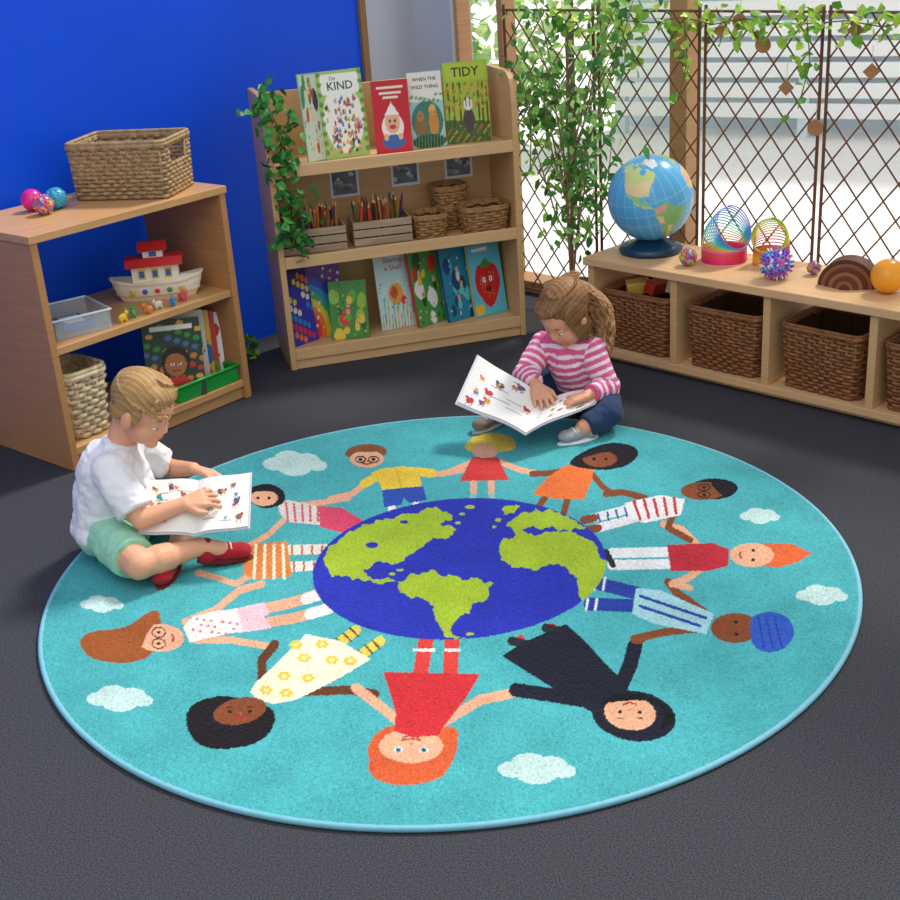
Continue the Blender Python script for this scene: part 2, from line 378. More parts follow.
# 11 glasses dark
P.line([(594,518),(632,508)],9,'#E6E9EC');P.line([(598,528),(638,517)],9,'#E6E9EC');P.line([(584,520),(594,518)],8,br);P.line([(588,530),(598,528)],8,br)
for k in range(4): P.line([(598+k*9,514-k*2),(600+k*9,522-k*2)],2,'#3657A8')
P.line([(645,498),(622,492),(606,494)],6.5,br);P.line([(674,512),(668,528),(690,540)],6.5,br)
P.poly([(625,503),(660,495),(685,499),(681,515),(645,523),(629,519)],'#F1F0EE')
for k in range(5): P.line([(634+k*10,501-k*.8),(640+k*9,519-k*1.5)],3,'#CF3340')
P.blob([(690,487),(705,479),(728,480),(738,488),(728,497),(705,499)],'#1B1820'); sface(703,491,22,9,br,-1,True)
P.blob([(712,482),(728,480),(738,488),(728,497),(718,492)],'#1B1820')
# 12 orange dress
P.line([(546,496),(536,510)],6.5,br);P.line([(568,497),(564,512)],6.5,br)
P.line([(575,468),(552,473),(532,474)],6,br);P.line([(592,474),(602,486),(612,494)],6,br)
P.poly([(532,494),(548,477),(566,465),(594,467),(592,480),(584,499),(556,499)],'#EE7427')
P.blob([(570,464),(585,451),(610,443),(632,446),(638,455),(625,466),(600,470)],'#1C1922'); P.ell(600,459,17,8,br)
for x in (594,606): P.ell(x,459,1.7,1.4,'#111111')
P.blob([(575,460),(590,449),(612,443),(632,448),(615,452),(600,453)],'#1C1922')
# globe
gm=(vx-.030)**2+(vy-.005)**2<=.367**2; P.C[gm]=lin('#1E2FB8')
sv=P.X.copy(); P.X=np.where(gm,P.X,-9999)
G='#A9C71E'
P.coast([(324,562),(332,545),(350,531),(376,520),(400,515),(424,510),(447,511),(452,520),(440,524),(456,529),(446,539),(424,545),(412,554),(404,561),(392,565),(376,562),(363,569),(370,577),(388,577),(402,584),(380,584),(360,579),(346,576),(332,577)],G,1.3,3)
P.coast([(398,585),(412,573),(430,570),(452,575),(474,578),(494,584),(488,597),(474,603),(468,614),(456,621),(450,630),(466,638),(446,637),(438,622),(434,606),(424,599),(407,596)],G,1.3,5)
P.coast([(499,551),(504,538),(520,531),(542,529),(560,532),(580,536),(598,548),(607,562),(607,584),(598,601),(585,605),(578,592),(576,577),(566,567),(548,565),(528,568),(508,564)],G,1.3,8)
P.coast([(506,526),(518,516),(536,508),(552,510),(568,516),(586,527),(566,530),(548,527),(530,532),(516,534)],G,1.6,11)
P.coast([(502,509),(520,506),(514,513),(504,515)],G,1.5,13)
for x,y,a,b in ((372,545,6,3),(404,522,4,2)): P.ell(x,y,a,b,'#1E2FB8')
for x,y,a,b in ((392,574,3,1.5),(400,570,4,1.3),(470,507,5,2),(462,514,3,1.5),(498,520,3,2.2),(494,527,2,1.5),(458,523,3,1.4),(470,634,4,1.5)): P.ell(x,y,a,b,G)
P.coast([(522,529),(545,528),(560,530),(545,532),(530,533)],'#1E2FB8',1.5,4)
P.X=sv
rm=bpy.data.meshes.new('rug'); nv=len(vx)
rm.vertices.add(nv); zz=np.full(nv,.012)+rng.normal(0,.0009,nv)
rm.vertices.foreach_set('co',np.stack([vx,vy,zz],1).astype(np.float32).ravel())
rm.loops.add(len(qd)*4); rm.loops.foreach_set('vertex_index',qd.ravel().astype(np.int32))
rm.polygons.add(len(qd)); rm.polygons.foreach_set('loop_start',np.arange(0,len(qd)*4,4,dtype=np.int32))
rm.update(calc_edges=True)
lum=P.C.mean(1,keepdims=True); PC=P.C*.93+lum*.07
ca=rm.color_attributes.new('Col','FLOAT_COLOR','POINT'); cc=np.ones((nv,4),np.float32); cc[:,:3]=.82*PC*(1+rng.normal(0,.13,(nv,1))); ca.data.foreach_set('color',np.clip(cc,0,1).ravel())
RUG=mat('rug_pile',attr=True,rough=.95,var=.11,scale=8,bump=.5,bscale=260,spec=.05,sheen=.1)
rm.materials.append(RUG)
rug=bpy.data.objects.new('rug',rm); COL.objects.link(rug)
meta(rug,'round turquoise rug with children holding hands around a globe','rug')
mb=MB(); mb.tube([(.986*math.cos(a),.986*math.sin(a),.0072) for a in np.linspace(0,2*math.pi,241)[:-1]],.0068,8,closed=True,col='#74B4C6')
obj('rug_border',mb,VCM,parent=rug,smooth=True,label='light blue stitched rug edging')
# ============================================================ WICKER
def rrect(w,d,n=64,p=5):
    o=[]
    for i in range(n):
        a=2*math.pi*(i+.5)/n; c,s_=math.cos(a),math.sin(a)
        r=(abs(c)**p+abs(s_)**p)**(-1/p); o.append((w/2*c*r,d/2*s_*r))
    return o
def wicker(w,d,h,rows,stakes,mats,taper=.9,p=5,name='basket',loc=(0,0,0),rot=(0,0,0),label='',cat='basket',group=None,handle=False):
    root=empty(name,loc,rot,label,cat,group)
    mb=MB(); dz=h/rows; n=stakes*2; base=rrect(1,1,n,p)
    for k in range(rows):
        z=dz*(k+.5); s=taper+(1-taper)*k/rows; pts=[]
        for i,(x,y) in enumerate(base):
            off=dz*.35*(1 if ((i//2+k)%2) else -1)*(1 if i%2 else .6)
            l=math.hypot(x,y); pts.append(((x*w*s)+x/l*off,(y*d*s)+y/l*off,z))
        if handle and rows-5<=k<rows-1:
            run=[];runs=[]
            start=next(i for i,(x,y) in enumerate(base) if abs(y)<.26)
            for jj in range(n+1):
                i=(start+jj)%n
                if abs(base[i][1])<.26:
                    if len(run)>1: runs.append(run)
                    run=[]
                else: run.append(pts[i])
            if len(run)>1: runs.append(run)
            for rr in runs: mb.tube(rr,dz*.52,5)
        else: mb.tube(pts,dz*.52,5,closed=True)
    for i in range(0,n,2):
        x,y=base[i]
        zt=h*(rows-5)/rows if (handle and abs(y)<.26) else h
        f=zt/h; mb.tube([(x*w*taper,y*d*taper,0),(x*w*(taper+(1-taper)*f),y*d*(taper+(1-taper)*f),zt)],dz*.4,4)
    obj('body',mb,mats[0],parent=root,smooth=True)
    mb=MB(); pts=[(x*w*1.01,y*d*1.01,h) for x,y in base]; mb.tube(pts,dz*.7,6,closed=True); mb.tube([(x*1.0,y*1.0,z+dz*.8) for x,y,z in pts],dz*.5,6,closed=True)
    obj('rim',mb,mats[0],parent=root,smooth=True)
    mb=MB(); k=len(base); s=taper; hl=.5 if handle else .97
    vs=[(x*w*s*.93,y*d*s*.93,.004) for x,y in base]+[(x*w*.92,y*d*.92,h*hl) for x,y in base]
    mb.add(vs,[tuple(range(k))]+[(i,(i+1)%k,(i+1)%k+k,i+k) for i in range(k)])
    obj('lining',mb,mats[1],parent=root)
    return root
# ============================================================ LEFT SHELF UNIT
W,D,H,T=.74,.42,.735,.024
root=empty('shelf_unit',FL(0,0,0),(0,0,RZL),'open-backed oak laminate two-tier shelf unit against blue wall','shelf unit')
def board(name,parent,x0,x1,y0,y1,z0,z1,m,lab=None,bev=.002):
    mb=MB(); mb.box(0,x1-x0,0,y1-y0,0,z1-z0); return obj(name,mb,m,parent=parent,loc=(x0,y0,z0),bevel=bev,label=lab)
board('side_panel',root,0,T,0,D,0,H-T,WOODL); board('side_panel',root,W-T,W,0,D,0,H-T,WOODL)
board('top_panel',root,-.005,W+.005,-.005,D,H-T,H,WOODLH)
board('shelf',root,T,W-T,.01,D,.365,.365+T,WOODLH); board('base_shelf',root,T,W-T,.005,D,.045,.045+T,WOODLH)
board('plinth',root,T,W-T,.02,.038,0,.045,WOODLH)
SZ=.365+T; BZ=.045+T
wicker(.32,.23,.165,13,52,(WICKL,WICKL),taper=.96,p=18,name='storage_basket',loc=FL(.545,.205,H+.002),rot=(0,0,math.radians(-12)),label='rectangular woven seagrass basket with cut-out handles on shelf unit',handle=True)
def ball(name,loc,r,m,label,cols=None,knob=0):
    mb=MB(); mb.ball((0,0,r),r,seg=28,ring=18,col='#ffffff')
    if cols:
        pa=np.array(mb.v); k=((np.sin(pa[:,0]/r*4+1)+np.sin(pa[:,1]/r*5)+np.sin(pa[:,2]/r*4))*1.3).astype(int)%len(cols)
        mb.c=[lin(cols[i]) for i in k]
    else: mb.c=[lin(m)]*len(mb.v)
    if knob:
        nb=110; ga=math.pi*(3-5**.5)
        for i in range(nb):
            z=1-2*(i+.5)/nb; a=ga*i; q_=math.sqrt(1-z*z); d=V((q_*math.cos(a),q_*math.sin(a),z))
            c=cols[i%len(cols)] if cols else m
            mb.tube([V((0,0,r))+d*r*.95,V((0,0,r))+d*(r*(1+knob))],[r*.11,r*.05],5,col=c)
    return obj(name,mb,PLA,loc=loc,smooth=True,label=label,cat='ball',fix=False)
ball('toy_ball',FL(.222,.30,H),.034,'#E0248C','bright pink toy ball on the shelf unit')
ball('toy_ball',FL(.205,.215,H+.001),.030,'#ffffff','multicoloured sensory toy ball on the shelf unit',['#E23B3B','#3A57D6','#F2C12E','#D93BA0','#35B57A'],.08)
ball('toy_ball',FL(.275,.25,H+.001),.032,'#2FA6C8','turquoise blue bumpy toy ball on the shelf unit',['#2FA6C8','#2891BE','#55BBD0'],.08)
ark=empty('toy_boat',FL(.545,.17,SZ),(0,0,math.radians(8)),'white wooden toy boat with broad red roof on shelf','toy boat')
mb=MB(); k=16; vs=[];L2=.15
rows=[(0,.80,.034),(.018,.90,.044),(.04,.97,.050),(.06,1.0,.052)]
for z,sx,hw in rows:
    for i in range(k*2):
        a=2*math.pi*i/(k*2); c,s_=math.cos(a),math.sin(a)
        vs.append((L2*sx*c,hw*math.copysign(abs(s_)**.7,s_),z+.022*(c**4)*(z/.06)))
fs=[tuple(range(k*2))]
for r in range(3):
    for i in range(k*2): fs.append((r*k*2+i,r*k*2+(i+1)%(k*2),(r+1)*k*2+(i+1)%(k*2),(r+1)*k*2+i))
fs.append(tuple(reversed(range(3*k*2,4*k*2)))); mb.add(vs,fs,0,'#EFE7D6')
mb.tube([(x*1.01,y*1.01,z-.004) for x,y,z in vs[3*k*2:]],.0035,6,closed=True,col='#E2D2B0')
mb.tube([(x*1.01,y*1.01,z) for x,y,z in vs[k*2:2*k*2]],.0025,6,closed=True,col='#D9B36A')
obj('hull',mb,PAINTW,parent=ark)
for i in range(5):
    mb=MB(); mb.ball((-.08+i*.04,-.048,.034),(.009,.005,.009),seg=12,ring=8,col=['#E9B320','#2A62C8','#DD3333','#3A9A4A','#E9B320'][i]); obj('porthole',mb,PAINTW,parent=ark,label='coloured round porthole')
mb=MB(); mb.box(-.075,.075,-.035,.035,.06,.118,col='#EFE7D6')
for x in (-.055,-.012,.031): mb.box(x,x+.024,-.0365,-.034,.072,.106,col='#E9C23A'); mb.box(x+.004,x+.020,-.0375,-.036,.078,.100,col='#3A6AA8')
mb.box(-.032,.032,-.025,.025,.138,.166,col='#EFE7D6'); mb.box(-.012,.012,-.0262,-.024,.144,.16,col='#3A6AA8')
obj('cabin',mb,PAINTW,parent=ark)
mb=MB(); mb.prism([(-.055,.116),(.055,.116),(.034,.141),(-.034,.141)],lambda p,s:((-.092 if s==0 else .092),p[0],p[1]),col='#D12B30'); mb.prism([(-.038,.164),(.038,.164),(.006,.19),(-.006,.19)],lambda p,s:((-.046 if s==0 else .046),p[0],p[1]),col='#D12B30')
obj('roof',mb,PAINTW,parent=ark,label='red roof')
for i,c in enumerate(['#E8C23A','#4AAE5B','#E08A3A','#D9D2BE','#3C8FD0','#E05A6A']):
    mb=MB(); mb.ball((0,0,.016),(.017,.009,.012),seg=12,ring=8,col=c); mb.ball((.015,0,.027),(.008,.007,.008),seg=10,ring=6,col=c)
    for sx in (-.009,.009):
        for sy in (-.005,.005): mb.tube([(sx,sy,0),(sx,sy,.012)],.0032,6,col=c)
    mb.tube([(.018,.003,.033),(.018,.004,.04)],.0015,5,col=c)
    obj('toy_animal',mb,PLA,loc=FL(.30+i*.05,.045+(i%2)*.012,SZ),rot=(0,0,RZL+i),smooth=True,label='small painted toy animal on the middle shelf',cat='toy animal',group='toy animals beside the boat',fix=False)
CLR=mat('clear_blue_plastic','#E2F2FA',.06,spec=.8,alpha=.25)
tr=empty('plastic_tray',FL(.185,.15,SZ),(0,0,RZL-.25),'clear pale blue plastic tray on the shelf','tray')
mb=MB(); mb.box(-.09,.09,-.1,.1,0,.004); 
for b in ((-.09,-.086,-.1,.1),(.086,.09,-.1,.1),(-.086,.086,-.1,-.096),(-.086,.086,.096,.1)): mb.box(*b,0,.06)
obj('body',mb,CLR,parent=tr,bevel=.001)
mb=MB(); mb.tube([(-.093,-.103,.06),(.093,-.103,.06),(.093,.103,.06),(-.093,.103,.06)],.0035,6,closed=True,col='#DCEEF6'); obj('rim',mb,PLA,parent=tr)
mb=MB(); mb.box(-.045,.045,-.055,.055,.006,.026,col='#2C62C0'); mb.box(-.03,.03,-.04,.04,.026,.027,col='#E9E4D4')
obj('content_card',mb,PLA,parent=tr,label='blue boxed card set')
wicker(.155,.18,.20,12,20,(WICKW,WICKW),taper=.8,name='storage_basket',loc=FL(.125,.12,BZ+.002),rot=(0,0,RZL),label='pale woven basket with rope rim on bottom shelf')
# ============================================================ BOOKS
def cover_grid(mb,w,h,y,fn,base,nx=48,ny=66,ox=0,M=None,flip=1):
    u,v=np.meshgrid(np.linspace(0,1,nx+1),np.linspace(0,1,ny+1)); u=u.ravel();v=v.ravel()
    p=Paint(u,v,base)
    if fn: fn(p)
    vs=[V((ox+(a-.5)*w,y,b*h)) for a,b in zip(u,v)]
    if M is not None: vs=[M@x for x in vs]
    fs=[(j*(nx+1)+i,j*(nx+1)+i+1,(j+1)*(nx+1)+i+1,(j+1)*(nx+1)+i) for j in range(ny) for i in range(nx)]
    mb.add(vs,fs,cols=p.C)
def book(loc,rz,tilt,w,h,t,base,fn,titles=(),label='',group=None,spine=None,back=None,roll=0):
    R=empty('book',loc,(tilt,roll,rz),label,'book',group)
    mb=MB(); c=.0022
    mb.box(-w/2,w/2,-t/2,-t/2+c,0,h,col=base); mb.box(-w/2,w/2,t/2-c,t/2,0,h,col=back or base); mb.box(-w/2,-w/2+c,-t/2+c,t/2-c,0,h,col=spine or base)
    cover_grid(mb,w,h,-t/2-.0003,fn,base)
    for (s,u,v,sz,col) in titles:
        M=Matrix.Translation(((u-.5)*w,-t/2-.0008,v*h))@Matrix.Rotation(math.pi/2,4,'X')
        mb.text(s,M,sz,col)
    obj('cover',mb,VC,parent=R,fix=False)
    mb=MB(); mb.box(-w/2+c,w/2-.004,-t/2+c,t/2-c,.003,h-.003); obj('page_block',mb,PAGE,parent=R)
    return R
def art(seed,cols,n=8,lo=0,hi=.75,small=30):
    def f(p):
        r=random.Random(seed)
        for i in range(n):
            x,y=r.uniform(.1,.9),r.uniform(lo+.05,hi); s=r.uniform(.06,.16); c=r.choice(cols)
            if r.random()<.5: p.ell(x,y,s,s*.75,c,r.uniform(0,90))
            else: p.blob([(x-s,y),(x-s*.3,y+s),(x+s*.8,y+s*.6),(x+s,y-s*.3),(x,y-s*.8)],c)
        for i in range(small): p.ell(r.uniform(.05,.95),r.uniform(lo+.03,hi),r.uniform(.015,.035),r.uniform(.012,.025),r.choice(cols))
        for i in range(3):
            x,y=r.uniform(.25,.75),r.uniform(lo+.12,hi-.15); p.ell(x,y,.07,.07,r.choice(cols)); p.ell(x,y+.09,.05,.04,'#E8B890'); p.ell(x-.018,y+.095,.01,.009,'#111111'); p.ell(x+.018,y+.095,.01,.009,'#111111')
    return f
BR=math.radians(14.7)
# ============================================================ BOOKCASE
W2,D2,H2=.91,.30,.965
bc=empty('bookcase',FB(0,0,0),(0,0,BR),'maple wood three-tier display bookcase filled with picture books','bookcase')
def sidep(x):
    mb=MB(); pts=[(0,0),(D2,0),(D2,H2+.01),(.09,H2+.01),(.05,H2+.004),(.022,H2-.015),(.006,H2-.045),(.0,H2-.09)]
    mb.prism(pts,lambda p,s:(0 if s==0 else .022,p[0],p[1])); obj('side_panel',mb,WOODB,parent=bc,loc=(x,0,0),bevel=.003)
sidep(0); sidep(W2-.022)
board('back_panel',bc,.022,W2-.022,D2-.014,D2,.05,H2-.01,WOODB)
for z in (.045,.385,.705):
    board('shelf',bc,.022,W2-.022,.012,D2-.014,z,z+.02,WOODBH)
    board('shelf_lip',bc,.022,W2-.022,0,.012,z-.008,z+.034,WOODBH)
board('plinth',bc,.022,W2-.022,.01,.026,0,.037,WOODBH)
z1,z2,z3=.065,.405,.725
GT='picture books on the top shelf'
def f_kind(p):
    p.ell(.5,.45,.44,.40,'#F4F4EC')
    pc=['#D9463E','#3E7DB8','#E8B53A','#5AA05A','#7A4A8A','#C98A5A','#2E4A3E','#E59AA8']
    r=random.Random(3)
    for i in range(90):
        x,y=r.uniform(.12,.88),r.uniform(.06,.68)
        p.ell(x,y,.03,.026,pc[i%8]); p.ell(x,y+.026,.018,.014,'#E8B890' if i%3 else '#7A4A2E')
    p.poly([(.08,.74),(.92,.74),(.92,.96),(.08,.96)],'#F4F4EC')
    for x in (.04,.96): 
        for k in range(9): p.ell(x,.08+k*.11,.05,.03,'#5E9A3C')
r_=book(FB(.305,.11,z3),BR+.12,math.radians(-7),.165,.30,.014,'#A9C46C',f_kind,[("I'm",.35,.91,.020,'#3E6E3A'),('KIND',.5,.82,.040,'#2E5E3A')],'picture book titled KIND with crowd of characters standing open',GT)
mb=MB(); MM=Matrix.Translation((-.083,-.004,0))@Matrix.Rotation(math.radians(38),4,'Z')
mb.box(-.11,0,-.0015,.0015,0,.30,col='#8EB1A2',M=MM)
cover_grid(mb,.105,.29,-.0022,art(3,['#8A5A3A','#D7C9A0','#4A8A5A','#3A3A4A','#C94A3A'],9,0,.95),'#C9D9C2',M=MM@Matrix.Translation((-.055,0,.005)))
obj('open_leaf',mb,VC,parent=r_,fix=False)
f_red2=lambda p:(p.ell(.5,.35,.3,.2,'#F4EDE4'),p.ell(.5,.42,.2,.16,'#E9B18E'),p.poly([(.3,.52),(.7,.52),(.5,.70)],'#F4F0EA'),p.ell(.43,.44,.03,.025,'#222222'),p.ell(.57,.44,.03,.025,'#222222'),p.ell(.5,.36,.1,.03,'#B8433A'),p.ell(.5,.15,.32,.1,'#3A67A8'),p.ell(.3,.22,.07,.05,'#E9B18E'),p.ell(.7,.22,.07,.05,'#E9B18E'),p.line([(.15,.9),(.85,.9)],.035,'#F2E8D8'),p.line([(.22,.83),(.78,.83)],.035,'#F2E8D8'),p.line([(.3,.76),(.7,.76)],.03,'#F2E8D8'))
book(FB(.475,.10,z3),BR-.12,math.radians(-7),.13,.25,.012,'#C8202F',f_red2,[],'red picture book with a smiling face on cover',GT,spine='#1E2C44')
def f_when(p):
    p.poly([(0,.62),(1,.62),(1,1),(0,1)],'#E8E6DA'); p.ell(.5,.35,.46,.27,'#3F7A6A'); p.ell(.3,.3,.18,.14,'#8A6A3A'); p.ell(.3,.42,.1,.07,'#A8844A'); p.ell(.68,.32,.14,.2,'#C98A3A'); p.ell(.66,.5,.1,.07,'#E0A85A');p.ell(.5,.08,.5,.1,'#2A4A3A')
    for x in (.27,.33,.63,.7): p.ell(x,.46 if x>.5 else .43,.016,.014,'#111111')
    for k in range(12): p.line([(k*.09,.0),(k*.09+.03,.16)],.02,'#5A9A5A')
    for k in range(14): p.ell((k*.37)%1,.6+.1*((k*.61)%1),.05,.02,'#6FA87A')
book(FB(.61,.12,z3),BR-.05,math.radians(-7),.125,.265,.012,'#9FCBC8',f_when,[('WHEN THE',.5,.9,.017,'#233344'),('WILD THING',.5,.80,.017,'#233344')],'pale teal picture book with animals under a block title',GT)
def f_tidy(p):
    p.poly([(0,0),(1,0),(1,.25),(0,.3)],'#3F6A2A')
    for i,x in enumerate((.08,.2,.34,.75,.84,.94)): p.line([(x,.2),(x+.02,.74)],.035,'#5A3E26')
    for i in range(110): p.ell((i*.37)%1,.42+.32*((i*.61)%1),.034,.018,['#D9A02A','#7A9A2A','#C96A2A','#A6B93A','#8AAE3A'][i%5])
    for i in range(40): p.ell((i*.37)%1,.22*((i*.61)%1),.024,.012,['#D9A02A','#C96A2A'][i%2])
    p.ell(.52,.28,.13,.16,'#4A4440'); p.ell(.52,.48,.1,.08,'#E9E4DC'); p.line([(.48,.46),(.47,.55)],.03,'#333333');p.line([(.56,.46),(.57,.55)],.03,'#333333')
    p.poly([(.05,.78),(.95,.78),(.95,.97),(.05,.97)],'#B5C63C')
book(FB(.765,.13,z3),BR-.1,math.radians(-7),.165,.285,.012,'#A6BE3C',f_tidy,[('TIDY',.5,.87,.046,'#2E3E1E')],'green picture book titled TIDY with badger among trees',GT)
for i,(x,z) in enumerate(((.315,.605),(.55,.62),(.76,.625))):
    mb=MB(); mb.box(-.055,.055,-.002,0,-.055,.055,col='#E6E8EA')
    def fc(p,i=i):
        for k in range(16): p.ell((k*.37+i*.2)%1,.15+.7*((k*.61)%1),.11,.09,['#8A98A6','#5A6470','#A8ACB0','#74665A','#4A5058','#B08468','#C9CDD0'][(k+i)%7])
    cover_grid(mb,.092,.09,-.0025,fc,'#6A747E',24,24)
    mb.v=[(a,b,c-(.045 if n_>=8 else 0)) for n_,(a,b,c) in enumerate(mb.v)]
    obj('picture_card',mb,VC,loc=FB(x,D2-.0155,z),rot=(0,0,BR),label='small photo card fixed to the bookcase back',cat='picture card',group='photo cards on the bookcase',fix=False)
CR_M=mat('crate_wood','#A8937A',.7,.2,10,(1,12,12))
PCOL=['#D9352E','#E8802A','#8A2A2A','#3A7A3A','#2A4A80','#5A2A6A','#B5703A','#7A4A2A','#C94A4A','#222222','#C98A4A','#9A5A2A']
PM=[mat('pencil_paint_%d'%i,c,.4) for i,c in enumerate(PCOL)]
pm=MB(); pm.tube([(0,0,0),(0,0,.15)],.0046,6,mi=0); pm.tube([(0,0,.15),(0,0,.164)],[.0046,.001],6,mi=1)
PW=mat('pencil_tip_wood','#D8B184',.6)
def crate(x,y,w,d,h,n,lab):
    R=empty('wooden_crate',FB(x,y,z2),(0,0,BR-.06),lab,'crate','pencil crates on the middle shelf')
    mb=MB(); mb.box(-w/2,w/2,-d/2,d/2,0,.005)
    obj('base_board',mb,CR_M,parent=R)
    for k in range(3):
        zz_=.008+k*(h-.008)/3; zt=zz_+(h-.008)/3-.005
        mb=MB(); mb.box(-w/2,w/2,-d/2,-d/2+.006,zz_,zt); mb.box(-w/2,w/2,d/2-.006,d/2,zz_,zt); mb.box(-w/2,-w/2+.006,-d/2+.006,d/2-.006,zz_,zt); mb.box(w/2-.006,w/2,-d/2+.006,d/2-.006,zz_,zt)
        obj('slat',mb,CR_M,parent=R,bevel=.001)
    for k in range(n):
        me=bpy.data.meshes.new('pencil'); me.from_pydata(pm.v,[],pm.f); me.materials.append(PM[k%12]); me.materials.append(PM[k%12] if k%3 else PW); me.polygons.foreach_set('material_index',pm.m)
        o=bpy.data.objects.new('pencil',me); COL.objects.link(o)
        lx=-w/2+.02+(w-.04)*((k*.618)%1); ly=-d/2+.02+(d-.04)*((k*.37)%1)
        o.location=FB(x,y,z2+.006)+Matrix.Rotation(BR-.06,3,'Z')@V((lx,ly,0)); o.rotation_euler=(random.uniform(-.15,.15),random.uniform(-.15,.15),0); 
        o.scale=(1,1,random.uniform(.85,1.05))
        meta(o,'sharpened coloured pencil standing in a wooden crate','pencil','coloured pencils in the crates')
crate(.145,.115,.235,.14,.10,46,'weathered wooden crate full of coloured pencils'); crate(.40,.12,.215,.14,.10,40,'small weathered wooden crate holding coloured pencils')
wicker(.13,.13,.075,7,16,(WICKB,DARKW),taper=.85,p=3,name='storage_basket',loc=FB(.582,.11,z2+.002),rot=(0,0,BR),label='small round wicker basket beside the pencil crate')
wicker(.13,.12,.065,6,16,(WICKB,DARKW),taper=.85,p=3,name='storage_basket',loc=FB(.69,.205,z2+.087),rot=(0,0,BR),label='small wicker basket stacked on another basket')
wicker(.12,.12,.075,7,16,(WICKB,DARKW),taper=.9,p=3,name='storage_basket',loc=FB(.69,.205,z2+.002),rot=(0,0,BR),label='small wicker basket underneath a stacked basket')
wicker(.18,.14,.085,8,18,(WICKB,DARKW),taper=.85,p=3.5,name='storage_basket',loc=FB(.79,.095,z2+.002),rot=(0,0,BR),label='oval wicker basket at the shelf end')
GB='picture books on the bottom shelf'
def f_rain(p):
    for i,c in enumerate(['#4A2A8A','#2A4AB8','#2A8AC8','#3AAA6A','#E8C53A','#E8742A','#D9352E']): p.ell(.2,.1,.85-i*.1,.8-i*.09,c)
    for i in range(30): p.ell((i*.37)%1,.1+.8*((i*.61)%1),.025,.018,['#F4F0E4','#E8C53A'][i%2])
def f_pop(p):
    p.poly([(0,.8),(1,.8),(1,1),(0,1)],'#2A2A6A')
    for i in range(34): p.ell((i*.37)%1,.03+.9*((i*.61)%1),.07,.045,['#D9352E','#E8C53A','#2A8AC8','#E8742A','#E6E1D4'][i%5])
book(FB(.075,.10,z1),BR+.5,math.radians(-8),.12,.275,.014,'#3A3AA8',f_pop,[],'tall navy and multicoloured picture book leaning on bottom shelf',GB)
book(FB(.16,.15,z1),BR+.1,math.radians(-10),.18,.285,.012,'#6A3A8A',f_rain,[],'wide rainbow coloured picture book at the back',GB)
book(FB(.245,.075,z1),BR-.22,math.radians(-16),.14,.215,.012,'#3E8A34',art(5,['#8AC23A','#E8C53A','#2A5A2A','#D9352E','#5AAE3A'],12,0,.95),[],'green jungle picture book leaning against rainbow book',GB)
def f_share(p):
    for i in range(12): p.line([(.04+i*.085,0),(.07+i*.085,.18+.12*((i*5)%3))],.03,['#E07A6A','#4AAE8A','#D9A23A'][i%3])
    p.ell(.5,.45,.2,.14,'#E8A23A');p.ell(.45,.47,.1,.08,'#C9542F');p.ell(.7,.35,.08,.06,'#D9352E')
    for i in range(30): p.ell((i*.37)%1,.25+.42*((i*.61)%1),.018,.014,['#3A8AA8','#E07A6A','#F4F4F4','#5AA08A'][i%4])
book(FB(.445,.12,z1),BR+.1,math.radians(-10),.145,.29,.014,'#BFE0DC',f_share,[('Sharing',.5,.89,.026,'#C23A4A'),('a Shell',.5,.79,.026,'#C23A4A')],'pale aqua seaside picture book titled Sharing a Shell',GB,spine='#D9C24A')
book(FB(.575,.115,z1),BR+.45,math.radians(-10),.145,.285,.02,'#4E9A4A',art(9,['#F2F0EA','#D9352E','#E8C53A','#2A5A2A'],10,0,.9),[],'green picture book with white and red figures',GB,spine='#C23A3A',back='#C23A3A')
book(FB(.695,.115,z1),BR+.4,math.radians(-10),.14,.28,.018,'#2A8AA8',art(11,['#1A4A7A','#6AC8D0','#E6E1D4','#174A5A'],11,0,.9),[],'teal ocean themed picture book angled on shelf',GB,spine='#1A4A7A')
def f_heart(p):
    p.blob([(.5,.1),(.12,.4),(.2,.68),(.42,.72),(.5,.66),(.6,.72),(.82,.66),(.88,.4)],'#C8262E')
    for i in range(26):
        x,y=.25+.5*((i*.37)%1),.25+.35*((i*.61)%1); p.ell(x,y,.01,.01,'#F2C24A')
    p.ell(.4,.5,.05,.04,'#F4F4F4');p.ell(.6,.5,.05,.04,'#F4F4F4');p.ell(.4,.5,.02,.02,'#111111');p.ell(.6,.5,.02,.02,'#111111');p.ell(.5,.36,.1,.04,'#7A1018')
    p.poly([(.3,.70),(.5,.8),(.7,.70),(.5,.66)],'#3A8A3A'); p.ell(.15,.1,.15,.08,'#E8C53A'); p.line([(.15,.92),(.6,.92)],.05,'#F4F4F4')
book(FB(.81,.12,z1),BR+.3,math.radians(-10),.145,.275,.018,'#5FC0D8',f_heart,[],'light blue picture book with red strawberry face',GB,spine='#E8B52A')
gt=empty('storage_tray',FL(.575,.13,BZ),(0,0,RZL),'bright green plastic tray holding children\'s books','tray')
mb=MB(); mb.box(-.13,.13,-.115,.14,0,.004,col='#1F9A3E')
for b in ((-.13,-.125,-.115,.14),(.125,.13,-.115,.14),(-.125,.125,-.115,-.11),(-.125,.125,.135,.14)): mb.box(*b,0,.055,col='#1F9A3E')
obj('body',mb,PLA,parent=gt,bevel=.001)
mb=MB(); mb.tube([(-.133,-.118,.055),(.133,-.118,.055),(.133,.143,.055),(-.133,.143,.055)],.006,6,closed=True,col='#23A845'); obj('rim',mb,PLA,parent=gt,smooth=True)
GG='books standing in the green tray'
